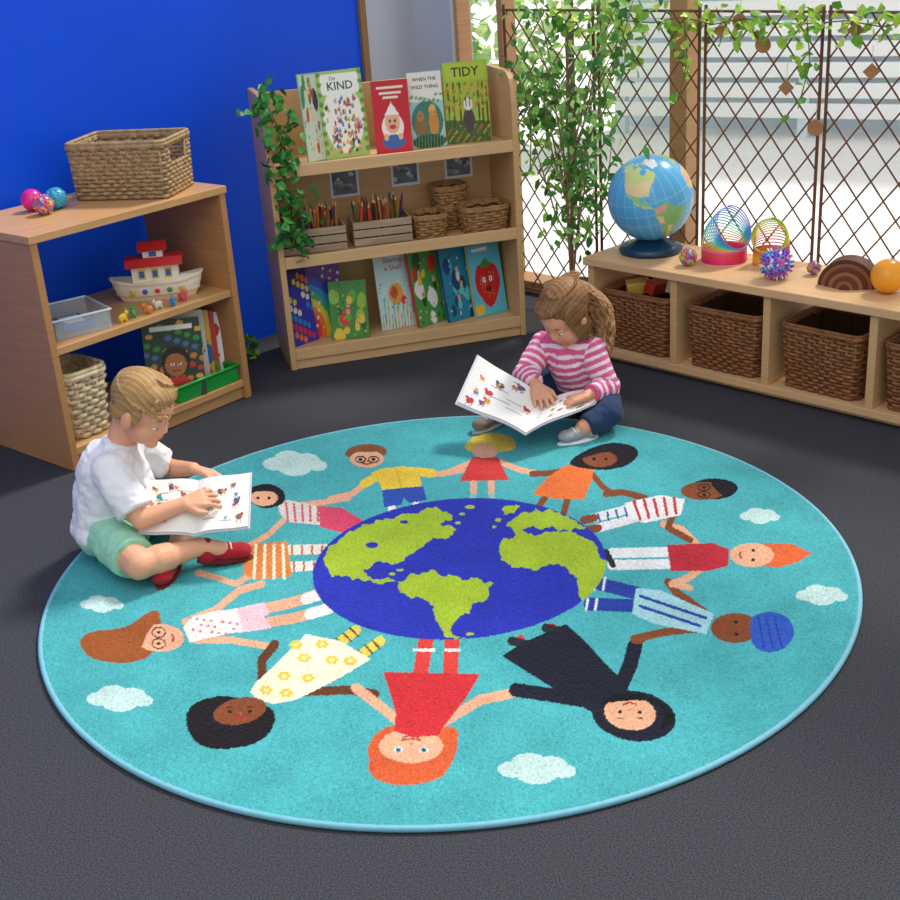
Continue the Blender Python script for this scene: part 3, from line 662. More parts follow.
def f_girl(p):
    for i in range(44): p.ell((i*.37)%1,.03+.94*((i*.61)%1),.06,.035,['#C23A2A','#3A8A3A','#C97A3A','#D9A23A','#4A6A9A'][i%5])
    p.ell(.5,.12,.3,.16,'#C23A2A');p.ell(.52,.46,.25,.2,'#2A1A14');p.ell(.52,.42,.19,.15,'#A8683E');p.ell(.46,.43,.03,.02,'#F4F4F4');p.ell(.59,.43,.03,.02,'#F4F4F4');p.ell(.46,.43,.014,.012,'#111111');p.ell(.59,.43,.014,.012,'#111111');p.line([(.46,.35),(.58,.35)],.02,'#7A1F1A'); p.line([(.15,.9),(.85,.9)],.05,'#F2E8D8')
book(FL(.475,.06,BZ+.006),RZL-.55,math.radians(-9),.19,.26,.014,'#2C4030',f_girl,[],'dark picture book with child on cover in tray',GG,roll=.05)
for i,(c,l) in enumerate((('#E6E1D4','cream'),('#E0B050','yellow'),('#C8402F','red'),('#F2F0EA','white'),('#3A8AB8','blue'))):
    book(FL(.565+i*.026,.125+i*.004,BZ+.006),RZL-math.radians(42),math.radians(-7),.17,.255-.010*i,.010,c,art(20+i,['#C23A2A','#3A6A9A','#D9A23A','#5A9A5A'],8),[],l+' thin picture book standing in green tray',GG)
# ============================================================ BENCH
LB,DB,HB=1.50,.32,.37
bn=empty('storage_bench',FN(0,0,0),(0,0,RZN),'long low maple storage bench with four open cubbies','bench')
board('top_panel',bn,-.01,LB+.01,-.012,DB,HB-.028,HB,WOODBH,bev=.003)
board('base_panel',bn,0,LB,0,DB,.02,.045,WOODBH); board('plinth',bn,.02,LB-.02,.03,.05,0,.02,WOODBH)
DV=[0,.350,.705,1.065,LB-.026]
for x in DV: board('divider',bn,x,x+.026,.004,DB-.004,.045,HB-.028,WOODB)
labs=['brown wicker basket with toys in first bench cubby','brown wicker basket sitting in bench cubby']
cxs=[(DV[i]+.026+DV[i+1])/2 for i in range(4)]; cxs[3]=DV[3]+.026+.155
b0=wicker(.275,.25,.20,17,44,(WICK,DARKW),taper=.90,p=11,name='storage_basket',loc=FN(cxs[0],.15,.047),rot=(0,0,RZN),label=labs[0],group='wicker baskets in the bench cubbies')
for i in (1,2,3): dup(b0,FN(cxs[i],.145,.047),(0,0,RZN+random.uniform(-.04,.04)),labs[1])
for i,c in enumerate(('#EAC860','#C8402F','#E9E2C8')):
    mb=MB(); mb.box(-.04,.04,-.022,.022,0,.045,col=c); obj('toy_block',mb,PLA,loc=FN(cxs[0]-.04+i*.055,.10+.02*i,.047+.195),rot=(.25,.2*i-.1,i*.7),label='small coloured toy block heaped in wicker basket',cat='toy block',group='toy blocks in basket',bevel=.004)
gl=empty('desk_globe',FN(.145,.175,HB),(0,0,0),'political world globe on a round dark blue base','globe')
mb=MB(); 
def lathe(mb,prof,n=40,col=None,mi=0):
    vs=[];k=len(prof)
    for r,z in prof:
        for j in range(n): a=2*math.pi*j/n; vs.append((r*math.cos(a),r*math.sin(a),z))
    fs=[(i*n+j,i*n+(j+1)%n,(i+1)*n+(j+1)%n,(i+1)*n+j) for i in range(k-1) for j in range(n)]
    mb.add(vs,fs,mi,col)
lathe(mb,[(.001,0),(.108,0),(.112,.014),(.10,.026),(.075,.034),(.05,.044),(.04,.05),(.001,.05)],col='#153A52'); obj('base',mb,PLA,parent=gl,smooth=True)
nu,nv_=240,130; lon,lat=np.meshgrid(np.linspace(-180,180,nu+1),np.linspace(90,-90,nv_+1)); lon=lon.ravel();lat=lat.ravel()
p=Paint(lon,lat,'#58B2E2')
for k in range(-5,6): p.C[abs(lat-k*15)<.45]=lin('#86C8EA')
for k in range(-12,13): p.C[abs(lon-k*15)<.45]=lin('#86C8EA')
NA=[(-165,65),(-160,70),(-125,70),(-95,72),(-80,65),(-60,55),(-65,47),(-76,38),(-81,30),(-82,26),(-97,28),(-97,20),(-88,20),(-84,12),(-78,8),(-85,10),(-96,15),(-106,22),(-117,32),(-124,42),(-132,55),(-150,60)]
p.coast(NA,'#D2DC86',1.3,2)
p.coast([(-125,49),(-67,45),(-76,38),(-81,30),(-97,27),(-117,32)],'#EBD29A',.5,3); p.poly([(-117,32),(-97,27),(-97,20),(-88,20),(-84,12),(-96,15),(-106,22)],'#9CCB86')
p.coast([(-120,72),(-85,75),(-65,70),(-80,80),(-110,79)],'#D2DC86',1.3,9); p.ell(-85,60,9,5,'#58B2E2')
p.coast([(-55,60),(-20,70),(-25,82),(-60,82),(-70,77)],'#EEF2F4',1,4); p.coast([(-85,22),(-75,20),(-70,18),(-78,21)],'#9CCB86',1,5)
p.coast([(-78,8),(-62,11),(-50,0),(-35,-6),(-40,-20),(-55,-33),(-66,-52),(-73,-50),(-71,-20),(-81,-5)],'#8CC279',1,6); p.coast([(-66,-22),(-58,-25),(-62,-52),(-71,-50)],'#EBD29A',.6,7);p.coast([(-78,8),(-62,11),(-66,0),(-78,-2)],'#E6AE9A',.6,8);p.poly([(-79,-3),(-70,-5),(-70,-17),(-76,-14)],'#EBD29A')
p.coast([(-17,15),(-10,32),(10,37),(32,31),(43,12),(51,11),(40,-5),(39,-18),(27,-33),(18,-34),(12,-17),(9,3),(-8,5)],'#E6CC84',1,10); p.poly([(10,37),(32,31),(30,12),(12,15)],'#D2DC86');p.poly([(12,-17),(39,-18),(27,-33),(18,-34)],'#DFA68A');p.poly([(-17,15),(-10,32),(0,30),(0,15)],'#E6AE9A')
p.coast([(-10,37),(-5,48),(8,55),(10,62),(25,70),(60,72),(100,76),(140,72),(178,67),(160,58),(140,50),(130,42),(120,30),(108,20),(103,5),(98,15),(88,22),(78,8),(70,22),(56,26),(44,14),(35,30),(28,37),(12,45)],'#B0CF80',1,11)
p.poly([(75,45),(130,42),(120,30),(108,20),(90,28),(75,38)],'#EBD29A')
p.coast([(114,-22),(130,-12),(143,-12),(153,-28),(145,-38),(130,-32),(116,-34)],'#E6AE9A',1,12)
p.poly([(-180,-90),(180,-90),(180,-70),(-180,-72)],'#EEF2F4')
r=.147; vs=[(r*math.cos(math.radians(b))*math.cos(math.radians(a)),r*math.cos(math.radians(b))*math.sin(math.radians(a)),r*math.sin(math.radians(b))) for a,b in zip(lon,lat)]
M3=Matrix.Rotation(math.radians(10),3,'X')@Matrix.Rotation(math.radians(-14),3,'Y')@Matrix.Rotation(math.radians(-14),3,'Z'); vs=[M3@V(v)+V((0,0,.042+.147)) for v in vs]
mb=MB(); mb.add(vs,[(j*(nu+1)+i,j*(nu+1)+i+1,(j+1)*(nu+1)+i+1,(j+1)*(nu+1)+i) for j in range(nv_) for i in range(nu)],cols=p.C)
obj('globe_sphere',mb,PLA,parent=gl,smooth=True,fix=False)
ball('toy_ball',FN(.365,.085,HB+.002),.028,'#ffffff','small multicoloured bobbly ball beside the globe',['#E23B3B','#3A57D6','#F2C12E','#35B57A'],.1)
ball('toy_ball',FN(.69,.10,HB+.008),.043,'#ffffff','blue and purple spiky sensory ball',['#3A57D6','#E25AA0','#55A8E8','#8A3AB8','#F2F2F2'],.3)
ball('toy_ball',FN(.765,.20,HB+.004),.02,'#ffffff','tiny multicoloured tangle ball',['#E23B3B','#3A57D6','#F2C12E','#35B57A'],.2)
ball('toy_ball',FN(1.045,.14,HB),.052,'#F5A020','plain yellow-orange ball on the bench')
def slinky(loc,cols,r,t1,t2,h1,rz,lab):
    mb=MB(); pts=[];cs=[]; N1=t1*28; N2=t2*30
    def colr(t):
        f=t*(len(cols)-1); i0=min(int(f),len(cols)-2); g_=f-i0; c1,c2=lin(cols[i0]),lin(cols[i0+1]); return tuple(c1[q_]*(1-g_)+c2[q_]*g_ for q_ in range(3))
    for i in range(N1+1):
        t=i/N1; a=2*math.pi*t1*t; pts.append(V((r*math.cos(a),r*math.sin(a),.003+h1*t))); cs.append(colr(t*.5))
    for i in range(1,N2+1):
        t=i/N2; a=2*math.pi*t2*t; ph_=t*1.15
        lx=r+r*math.cos(a); y=r*math.sin(a); 
        pts.append(V((-r+lx*math.cos(ph_),y,.003+h1+.004*t+lx*math.sin(ph_)))); cs.append(colr(.5+.5*t))
    Rz=Matrix.Rotation(rz,3,'Z'); mb.tube([Rz@p_ for p_ in pts],.0021,5,cols=cs); obj('slinky_spring',mb,PLA,loc=loc,smooth=True,label=lab,cat='spring toy',fix=False)
slinky(FN(.43,.20,HB),['#E0246A','#F02A7A','#F04A3A','#F04A9A','#F0C02A','#3AD0C8','#2AB8D8','#8A6AE0'],.074,16,14,.045,2.2,'pink and teal rainbow spring toy fanned open')
slinky(FN(.585,.24,HB),['#F0802A','#F0D02A','#F0A02A','#E0246A','#F0D02A','#8AD03A'],.058,14,12,.045,1.0,'yellow and orange rainbow spring toy fanned open')
mb=MB()
for i,c in enumerate(['#5A3220','#8A5232','#5E3422','#95603C','#64392A','#8A5636','#5A3020']):
    ro=.09-i*.0125; ri=ro-.0125; n_=20; pts=[(ro*math.cos(math.pi*k/n_),ro*.95*math.sin(math.pi*k/n_)) for k in range(n_+1)]+[(max(ri,.001)*math.cos(math.pi*k/n_),max(ri,.001)*.95*math.sin(math.pi*k/n_)) for k in range(n_,-1,-1)]
    vs=[(x,-.03-.006*i,z) for x,z in pts]+[(x,.035,z) for x,z in pts]; m_=len(pts)
    fs=[(k,k+1,m_-2-k,m_-1-k) for k in range(n_)]+[(m_+k,m_+m_-1-k,m_+m_-2-k,m_+k+1) for k in range(n_)]+[(k,(k+1)%m_,(k+1)%m_+m_,k+m_) for k in range(m_)]
    mb.add(vs,fs,0,c)
obj('wooden_arch_stacker',mb,VCM,loc=FN(.91,.16,HB),rot=(0,0,RZN+.25),label='nested brown wooden arch stacking toy on bench',cat='stacking toy',bevel=.0015)
# ============================================================ TRELLIS
TM=mat('willow_trellis','#6B452B',.7,.25,30,bump=.3)
def clip(x,z,dx,dz,x0,x1,z0,z1):
    t0,t1=-9,9
    for p_,d_,a_,b_ in ((x,dx,x0,x1),(z,dz,z0,z1)):
        ta,tb_=(a_-p_)/d_,(b_-p_)/d_
        if ta>tb_: ta,tb_=tb_,ta
        t0=max(t0,ta);t1=min(t1,tb_)
    return (t0,t1) if t1-t0>.03 else None
pw=.447; tz0,tz1=.06,1.16
def trellis(x0,w,zs=0):
    R=empty('trellis_panel',FN(x0,.37,tz0),(0,0,RZN),'brown willow lattice trellis panel in front of window','trellis','willow trellis panels along the window')
    mb=MB(); hh=tz1-tz0+zs
    for x in (.008,w-.008): mb.tube([(x,0,0),(x,0,hh+.01)],.006,6)
    for z in (.01,hh-.01): mb.tube([(0,0,z),(w,0,z)],.0045,6)
    obj('frame',mb,TM,parent=R)
    mb=MB(); sp=.092
    for sgn in (1,-1):
        for i in range(40):
            xs=-1.3+i*sp if sgn>0 else i*sp
            c=clip(xs,0,1*sgn*.62,1*.78,.006,w-.006,.01,hh-.01)
            if c:
                a_=(xs+sgn*.62*c[0],.004*sgn,.78*c[0]);b_=(xs+sgn*.62*c[1],.004*sgn,.78*c[1])
                mb.tube([a_,b_],.0030,5)
    obj('lattice',mb,TM,parent=R)
for i in range(5): trellis(-.69+i*pw*1.018,pw)
TAG=mat('tag_wood','#A9784A',.6,.15,20)
for i,(x,z,shape) in enumerate(((.30,1.09,0),(.46,1.05,1),(.55,.92,0),(.84,.98,0),(.66,.80,1),(.37,1.12,1),(.98,1.02,0),(.78,1.1,0))):
    R=empty('hanging_tag',FN(x,.35,z),(0,0,RZN+random.uniform(-.4,.4)),'small wooden tag hanging on the trellis','wooden tag','wooden tags on the trellis')
    mb=MB(); n_=4 if shape==0 else 16; rr=.026
    mb.prism([(rr*math.cos(2*math.pi*k/n_),rr*math.sin(2*math.pi*k/n_)) for k in range(n_)],lambda p_,s:(p_[0],(0 if s==0 else .004),p_[1])); obj('plate',mb,TAG,parent=R)
    mb=MB(); mb.tube([(0,.004,rr-.003),(0,.006,rr+.05)],.001,4,col='#D8CBB0'); obj('string',mb,VCM,parent=R)
def ivy(name,path,nper,size,label,loc=(0,0,0),spread=.03,cat='ivy',pal=GREENS):
    R=empty(name,path[0],(0,0,0),label,cat)
    o=V(path[0]); pts=[V(p_)-o for p_ in path]; mb=MB(); mb.tube(pts,.0022,5,col='#5A6A2A'); obj('stem',mb,LEAF,parent=R)
    mb=MB()
    for a_,b_ in zip(pts[:-1],pts[1:]):
        for k in range(nper):
            p_=a_.lerp(b_,random.random())+V((random.gauss(0,spread),random.gauss(0,spread*.6),random.gauss(0,spread)))
            d=rdir(-.6); leaf(mb,p_,d,rdir(.5),size*random.uniform(.7,1.2),size*.75*random.uniform(.7,1.2),random.choice(pal))
    obj('leaves',mb,LEAF,parent=R,fix=False); return R
BRG=['#9CCB3E','#B4D850','#7AB23E','#CCE464','#69A63F']
ivy('ivy_garland',[FN(-.45+i*.12,.345,1.14-.03*abs(math.sin(i*1.3))) for i in range(16)],17,.042,'green ivy garland draped along the trellis top',pal=BRG)
for x in (.16,.62,-.1): ivy('ivy_vine',[FN(x,.34,1.13),FN(x+.02,.335,1.0),FN(x-.015,.335,.86)],10,.038,'bright ivy strand trailing down the trellis',pal=BRG)
ivy('ivy_vine',[FB(.0+.01,.05,.98),FB(.03,-.015,.93),FB(.06,-.02,.83),FB(.04,-.02,.72),FB(.08,-.025,.62),FB(.07,-.02,.52),FB(.05,-.02,.45)],36,.044,'artificial ivy vine trailing down the bookcase side',spread=.034,pal=['#2F7A34','#3F8F3A','#55A548','#2A6A30'])
ivy('ivy_vine',[FB(.90,.10,1.02),FB(.945,.02,.92),FB(.96,.0,.78),FB(.95,.0,.62)],9,.035,'short ivy strand hanging off bookcase corner',spread=.03)
ivy('ivy_vine',[FL(.80,.30,.03),FL(.90,.33,.06),FL(1.0,.30,.04),FL(1.06,.36,.08)],16,.05,'leafy plant strand lying on floor by blue wall',spread=.03)
ft=empty('ficus_tree',(.53,1.84,0),(0,0,0),'tall slender leafy ficus tree beside the bookcase','potted plant')
mb=MB(); lathe(mb,[(.001,0),(.085,0),(.105,.17),(.11,.18),(.1,.18),(.095,.15),(.001,.15)],col='#6A4A34'); obj('pot',mb,VCM,parent=ft,smooth=True)
mb=MB(); lf=MB()
for b_ in range(15):
    base_z=random.uniform(.25,.8); sx=(-.26+.64*((b_*.618)%1)); zt=min(1.35,base_z+random.uniform(.25,.6)); sn_=random.uniform(-.09,.08)
    side=dN*sx+nN*sn_; wob=dN*random.uniform(-.06,.06)
    p0=V((0,0,.14)) if b_<4 else V((0,0,base_z*.8)); p1=side*.2+wob*.5+V((0,0,base_z)); p2=side*.65+wob+V((0,0,(base_z+zt)/2+.05)); p3=side+V((0,0,zt))
    mb.tube([p0,p1,p2,p3],[.0045,.0035,.0025,.0012],5,col='#8B7454')
    for k in range(52):
        t=random.random(); pp=(p1.lerp(p2,t) if k%2==0 else p2.lerp(p3,t))+dN*random.gauss(0,.05)+nN*random.gauss(0,.014)+V((0,0,random.gauss(0,.05)))
        leaf(lf,pp,rdir(-.8),rdir(.6),random.uniform(.035,.058),random.uniform(.018,.028),random.choice(GREENS))
mb.tube([(0,0,.12),(.01,0,.5),(0,.01,.8),(.01,0,1.1)],[.009,.007,.005,.003],6,col='#7B6246')
obj('branches',mb,LEAF,parent=ft); obj('leaves',lf,LEAF,parent=ft,fix=False)
# ============================================================ PEOPLE
WR=bpy.data.textures.new('wrinkle','CLOUDS'); WR.noise_scale=.045; WR.noise_depth=2
def blobmesh(parts,voxel,smooth=5,wr=0):
    mb=MB()
    for p_ in parts:
        if p_[0]=='c':
            _,a,b,r0,r1=p_; a=V(a);b=V(b)
            mb.ball(a,r0,seg=16,ring=10);mb.ball(b,r1,seg=16,ring=10)
            if (a-b).length>1e-4: mb.tube([a,b],[r0,r1],16)
        elif p_[0]=='k':
            _,a,b,r0,r1=p_; mb.tube([a,b],[r0,r1],20)
        else:
            _,c,r,M=p_; mb.ball(c,r,M,24,16)
    me=bpy.data.meshes.new('x'); me.from_pydata(mb.v,[],mb.f); fixn(me)
    o=bpy.data.objects.new('x',me); COL.objects.link(o)
    m=o.modifiers.new('r','REMESH'); m.mode='VOXEL'; m.voxel_size=voxel
    s=o.modifiers.new('s','SMOOTH'); s.factor=.5; s.iterations=smooth
    if wr:
        d=o.modifiers.new('d','DISPLACE'); d.texture=WR; d.strength=wr; d.mid_level=.45; d.texture_coords='LOCAL'
        s2=o.modifiers.new('s2','SMOOTH'); s2.factor=.4; s2.iterations=1
    dg=bpy.context.evaluated_depsgraph_get(); out=bpy.data.meshes.new_from_object(o.evaluated_get(dg))
    bpy.data.objects.remove(o); return out
def meobj(name,me,m,parent,cols,label=None,origin=(0,0,0)):
    n_=len(me.vertices); co=np.empty(n_*3,np.float32); me.vertices.foreach_get('co',co); co=co.reshape(-1,3)
    c=np.ones((n_,4),np.float32); c[:,:3]=cols(co) if callable(cols) else np.array(lin(cols))
    a=me.color_attributes.new('Col','FLOAT_COLOR','POINT'); a.data.foreach_set('color',c.ravel())
    co=co-np.array(origin,np.float32); me.vertices.foreach_set('co',co.ravel()); me.update()
    me.materials.clear(); me.materials.append(m); me.polygons.foreach_set('use_smooth',[True]*len(me.polygons))
    o=bpy.data.objects.new(name,me); COL.objects.link(o); o.parent=parent
    if label:o['label']=label
    return o
def headM(fwd,roll=0):
    f=V(fwd).normalized(); l=V((0,0,1)).cross(f).normalized(); u=f.cross(l); M=Matrix((f,l,u)).transposed()
    return M@Matrix.Rotation(roll,3,'X')
def headparts(c,M,s=1):
    c=V(c); g=lambda x,y,z:c+M@V((x,y,z))*s
    E=lambda x,y,z,a,b,d:('e',g(x,y,z),(a*s,b*s,d*s),M)
    C=lambda a,b,r0,r1:('c',g(*a),g(*b),r0*s,r1*s)
    return [E(-.008,0,.03,.086,.074,.08),E(.020,0,-.028,.062,.060,.066),E(.040,.033,-.034,.033,.031,.033),E(.040,-.033,-.034,.033,.031,.033),
      C((.076,0,.0),(.083,0,-.017),.005,.0078),E(.081,.006,-.021,.007,.007,.006),E(.081,-.006,-.021,.007,.007,.006),E(.056,0,-.077,.021,.021,.018),
      C((.062,-.03,.022),(.062,.03,.022),.010,.010),C((.0765,-.008,-.045),(.0765,.008,-.045),.0046,.0046),C((.0755,-.006,-.052),(.0755,.006,-.052),.005,.005),
      E(.0575,.029,.004,.015,.017,.0095),E(.0575,-.029,.004,.015,.017,.0095),
      E(-.002,.077,-.006,.017,.008,.026),E(-.002,-.077,-.006,.017,.008,.026)]
def hand(w,d,n,side,s=1):
    w=V(w);d=V(d).normalized();n=V(n);n=(n-d*n.dot(d)).normalized();l=n.cross(d)*side;o=[]
    for i in range(4):
        off=(1.5-i)*.0158*s; b=w+d*.006*s+l*off*.55; kn=w+d*.046*s+l*off
        o.append(('c',b,kn,.0115*s,.0095*s))
        fd=(d+l*(1.5-i)*.13).normalized(); L=[.036,.041,.038,.029][i]*s
        a1=kn+(fd+n*.15).normalized()*L*.5; a2=a1+(fd+n*.5).normalized()*L*.32; a3=a2+(fd+n*.9).normalized()*L*.28
        o+= [('c',kn,a1,.0072*s,.0066*s),('c',a1,a2,.0066*s,.0059*s),('c',a2,a3,.0059*s,.0051*s)]
    t0=w+d*.012*s+l*.018*s; t1=t0+(l*.75+d*.6+n*.2).normalized()*.026*s; t2=t1+(d*.9+l*.25+n*.2).normalized()*.022*s
    o+=[('c',t0,t1,.0105*s,.0082*s),('c',t1,t2,.008*s,.006*s)]
    return o
def skincol(base,hc,M,s):
    Mi=np.array(M.inverted())
    def f(co):
        c=np.tile(np.array(lin(base),np.float32),(len(co),1)); L=((co-np.array(hc))@Mi.T)/s
        lips=(abs(L[:,1])<.013)&(abs(L[:,2]+.049)<.0065)&(L[:,0]>.07); c[lips]=lin('#C8706A')
        ch=np.exp(-(((abs(L[:,1])-.038)/.018)**2+((L[:,2]+.034)/.018)**2))*(L[:,0]>.03); c=c*(1-ch[:,None]*.35)+np.array(lin('#D9776A'))*ch[:,None]*.35
        return c
    return f
EYEM=mat('eye_surface',attr=True,rough=.15)
def face_parts(root,origin,hc,M,s,browcol):
    hc=V(hc); o=V(origin)
    for sy in (-1,1):
        c=hc+M@V((.0585,sy*.029,-.0045))*s-o; mb=MB(); mb.ball(c,(.0135*s,.013*s,.0085*s),M,16,12,col='#E9E2DA')
        mb.ball(c+M@V((.0088,sy*.0003,-.001))*s,(.0056*s,.0056*s,.0062*s),M,12,8,col='#3A2A1E')
        obj('eye',mb,EYEM,parent=root,smooth=True)
        mb=MB(); pts=[hc+M@V((.0722-abs(t)*.004,sy*(.03+t*.014),.0245-t*t*.003))*s-o for t in (-1,-.5,0,.5,1)]; mb.tube(pts,[.0008*s,.0018*s,.002*s,.0016*s,.0006*s],5,col=browcol); obj('eyebrow',mb,VCM,parent=root)
CLOTH=mat('cotton_cloth',attr=True,rough=.9,var=.04,scale=15,bump=.5,bscale=500,sheen=.1,bdist=.001)
HAIRM=mat('hair_strands',attr=True,rough=.55,var=.1,scale=60,bump=.3,bscale=220,spec=.35)
def shoe(root,o,heel,toe,col,sole,lab,s=1):
    heel=V(heel);toe=V(toe); d=(toe-heel).normalized(); L=(toe-heel).length; up=V((0,0,1)); up=(up-d*up.dot(d)).normalized(); l=up.cross(d); M=Matrix((d,l,up)).transposed(); m=heel.lerp(toe,.5)
    me=blobmesh([('e',heel,(.030*s,.028*s,.030*s),M),('e',heel+up*.012,(.026*s,.025*s,.032*s),M),('e',m+d*.008,(L*.5,.027*s,.023*s),M),('e',toe-d*.008,(.032*s,.029*s,.02*s),M)],.0035,4)
    sh=meobj('shoe',me,CLOTH,root,col,lab,o)
    me=blobmesh([('e',m-up*.021,(L*.5+.028,.029*s,.008),M)],.003,3); so=meobj('sole',me,CLOTH,sh,sole,None,o)
    mb=MB(); 
    for k in (-.010,.002,.014): mb.tube([m+d*k+l*.020*s+up*.014-V(o),m+d*k+up*.0225*s-V(o),m+d*k-l*.020*s+up*.014-V(o)],.0026,6,col='#E8E4E0')
    obj('lace',mb,CLOTH,parent=sh,smooth=True)
def hairstreak(hc,M,s,c1,c2):
    Mi=np.array(M.inverted())
    def f(co):
        L=((co-np.array(hc))@Mi.T)/s; r=np.arctan2(L[:,1],L[:,2]+.04)
        k=.5+.22*np.sin(r*61+L[:,0]*14+1.2*np.sin(L[:,0]*50))+.2*np.sin(r*131+L[:,0]*25)+.12*np.sin(r*23)
        return np.array(lin(c1))*(1-k[:,None])+np.array(lin(c2))*k[:,None]
    return f
# ---- BOY
hipB=V((-.87,.20,.095)); oB=V((-.87,.20,0)); boy=empty('person',oB,(0,0,0),'person in white t-shirt and green shorts sitting cross-legged reading','person')
hc=V((-.738,.185,.408)); hs=.91; HM=headM((.80,-.32,-.52),0)
Rs=V((-.825,.108,.275));Ls=V((-.815,.285,.275));Re=V((-.755,.052,.165));Rw=V((-.650,.088,.185));Le=V((-.73,.335,.18));Lw=V((-.645,.235,.215))
Rh=V((-.86,.13,.09));Rk=V((-.758,-.022,.078));Ra=V((-.622,.068,.072));Lh=V((-.86,.27,.09));Lk=V((-.68,.335,.085));La=V((-.69,.10,.05))
chest=V((-.845,.197,.24))
body=[('e',hipB,(.085,.105,.075),None),('c',hipB,chest,.083,.078),('c',Rs,Ls,.038,.038),('c',V((-.825,.197,.29)),hc+HM@V((-.03,0,-.05)),.036,.035),
 ('c',Rs,Re,.035,.025),('c',Re,Rw,.025,.018),('c',Ls,Le,.035,.025),('c',Le,Lw,.025,.018),
 ('c',Rh,Rk,.056,.038),('c',Rk,Ra,.037,.024),('c',Rk.lerp(Ra,.3),Rk.lerp(Ra,.45),.038,.036),('c',Ra,Ra+V((.05,.01,-.015)),.023,.02),('c',Lh,Lk,.056,.04),('c',Lk,La,.038,.026),('c',La,La+V((-.01,-.05,-.01)),.022,.02)]
body+=headparts(hc,HM,hs)+hand(Rw,(.9,.22,.12),(0.05,.35,-.9),1)+hand(Lw,(.85,-.45,-.1),(-.1,-.4,-.9),-1)
meobj('body',blobmesh(body,.003,3),SKIN,boy,skincol('#E2A684',hc,HM,hs),None,oB)
face_parts(boy,oB,hc,HM,hs,'#A87F4E')
g=lambda x,y,z:hc+HM@V((x,y,z))*hs
hair=[('e',g(-.018,0,.040),(.088*hs,.078*hs,.078*hs),HM),('e',g(.012,0,.074),(.058*hs,.060*hs,.036*hs),HM),('e',g(-.050,0,-.012),(.040*hs,.061*hs,.046*hs),HM)]
rr_=random.Random(5)
for k in range(60):   # ragged fine fringe
    yy=-.058+k*.00197; L_=rr_.uniform(.018,.034); hair.append(('c',g(.048,yy*.92,.084),g(.072-abs(yy)*.32+rr_.uniform(-.002,.003),yy+rr_.uniform(-.004,.004),.084-L_*.9),.0034,.0014))
for k in range(260):
    a=k*2.399; z=.0+.97*((k*.618)%1); q_=math.sqrt(1-z*z); x_,y_=-.018+.088*q_*math.cos(a),.078*q_*math.sin(a); z_=.040+.078*z
    hair.append(('c',g(x_,y_,z_),g(x_+rr_.uniform(.012,.026),y_*1.04+rr_.uniform(-.005,.005),z_+rr_.uniform(-.004,.004)),.0026,.0012))
for sy in (-1,1):
    for k in range(14): hair.append(('c',g(.03-.006*k,sy*.071,.03),g(.028-.006*k,sy*.0765,-.002-.0015*k+rr_.uniform(-.004,.004)),.0034,.0014))
meobj('hair',blobmesh(hair,.0020,1),HAIRM,boy,hairstreak(hc,HM,hs,'#8C6739','#BC9763'),'short cropped sandy brown hair',oB)
shirt=[('c',V((-.868,.2,.115)),chest,.100,.090),('c',Rs,Ls,.048,.048),('k',Rs,Rs.lerp(Re,.80),.047,.048),('k',Ls,Ls.lerp(Le,.80),.047,.048),('e',V((-.88,.2,.09)),(.096,.110,.05),Matrix.Identity(3)),('k',V((-.828,.197,.28)),V((-.812,.197,.325)),.05,.044),('c',V((-.80,.2,.14)),V((-.80,.2,.20)),.066,.056)]
meobj('t_shirt',blobmesh(shirt,.0035,4,.018),CLOTH,boy,'#E6E6EA','plain white short-sleeved t-shirt',oB)
shorts=[('e',V((-.868,.2,.08)),(.100,.114,.068),Matrix.Identity(3)),('k',Rh,Rh.lerp(Rk,.80),.064,.056),('k',Lh,Lh.lerp(Lk,.75),.064,.057)]
meobj('shorts',blobmesh(shorts,.0035,4,.016),CLOTH,boy,'#9AD6B4','pale mint green cotton shorts',oB)
shoe(boy,oB,Ra+V((.012,.004,-.022)),V((-.52,.098,.04)),'#A51522','#6E0C16','dark red lace-up canvas shoe',.95)
shoe(boy,oB,La+V((-.008,-.02,-.010)),V((-.712,-.012,.034)),'#A51522','#6E0C16','dark red lace-up canvas shoe',.95)
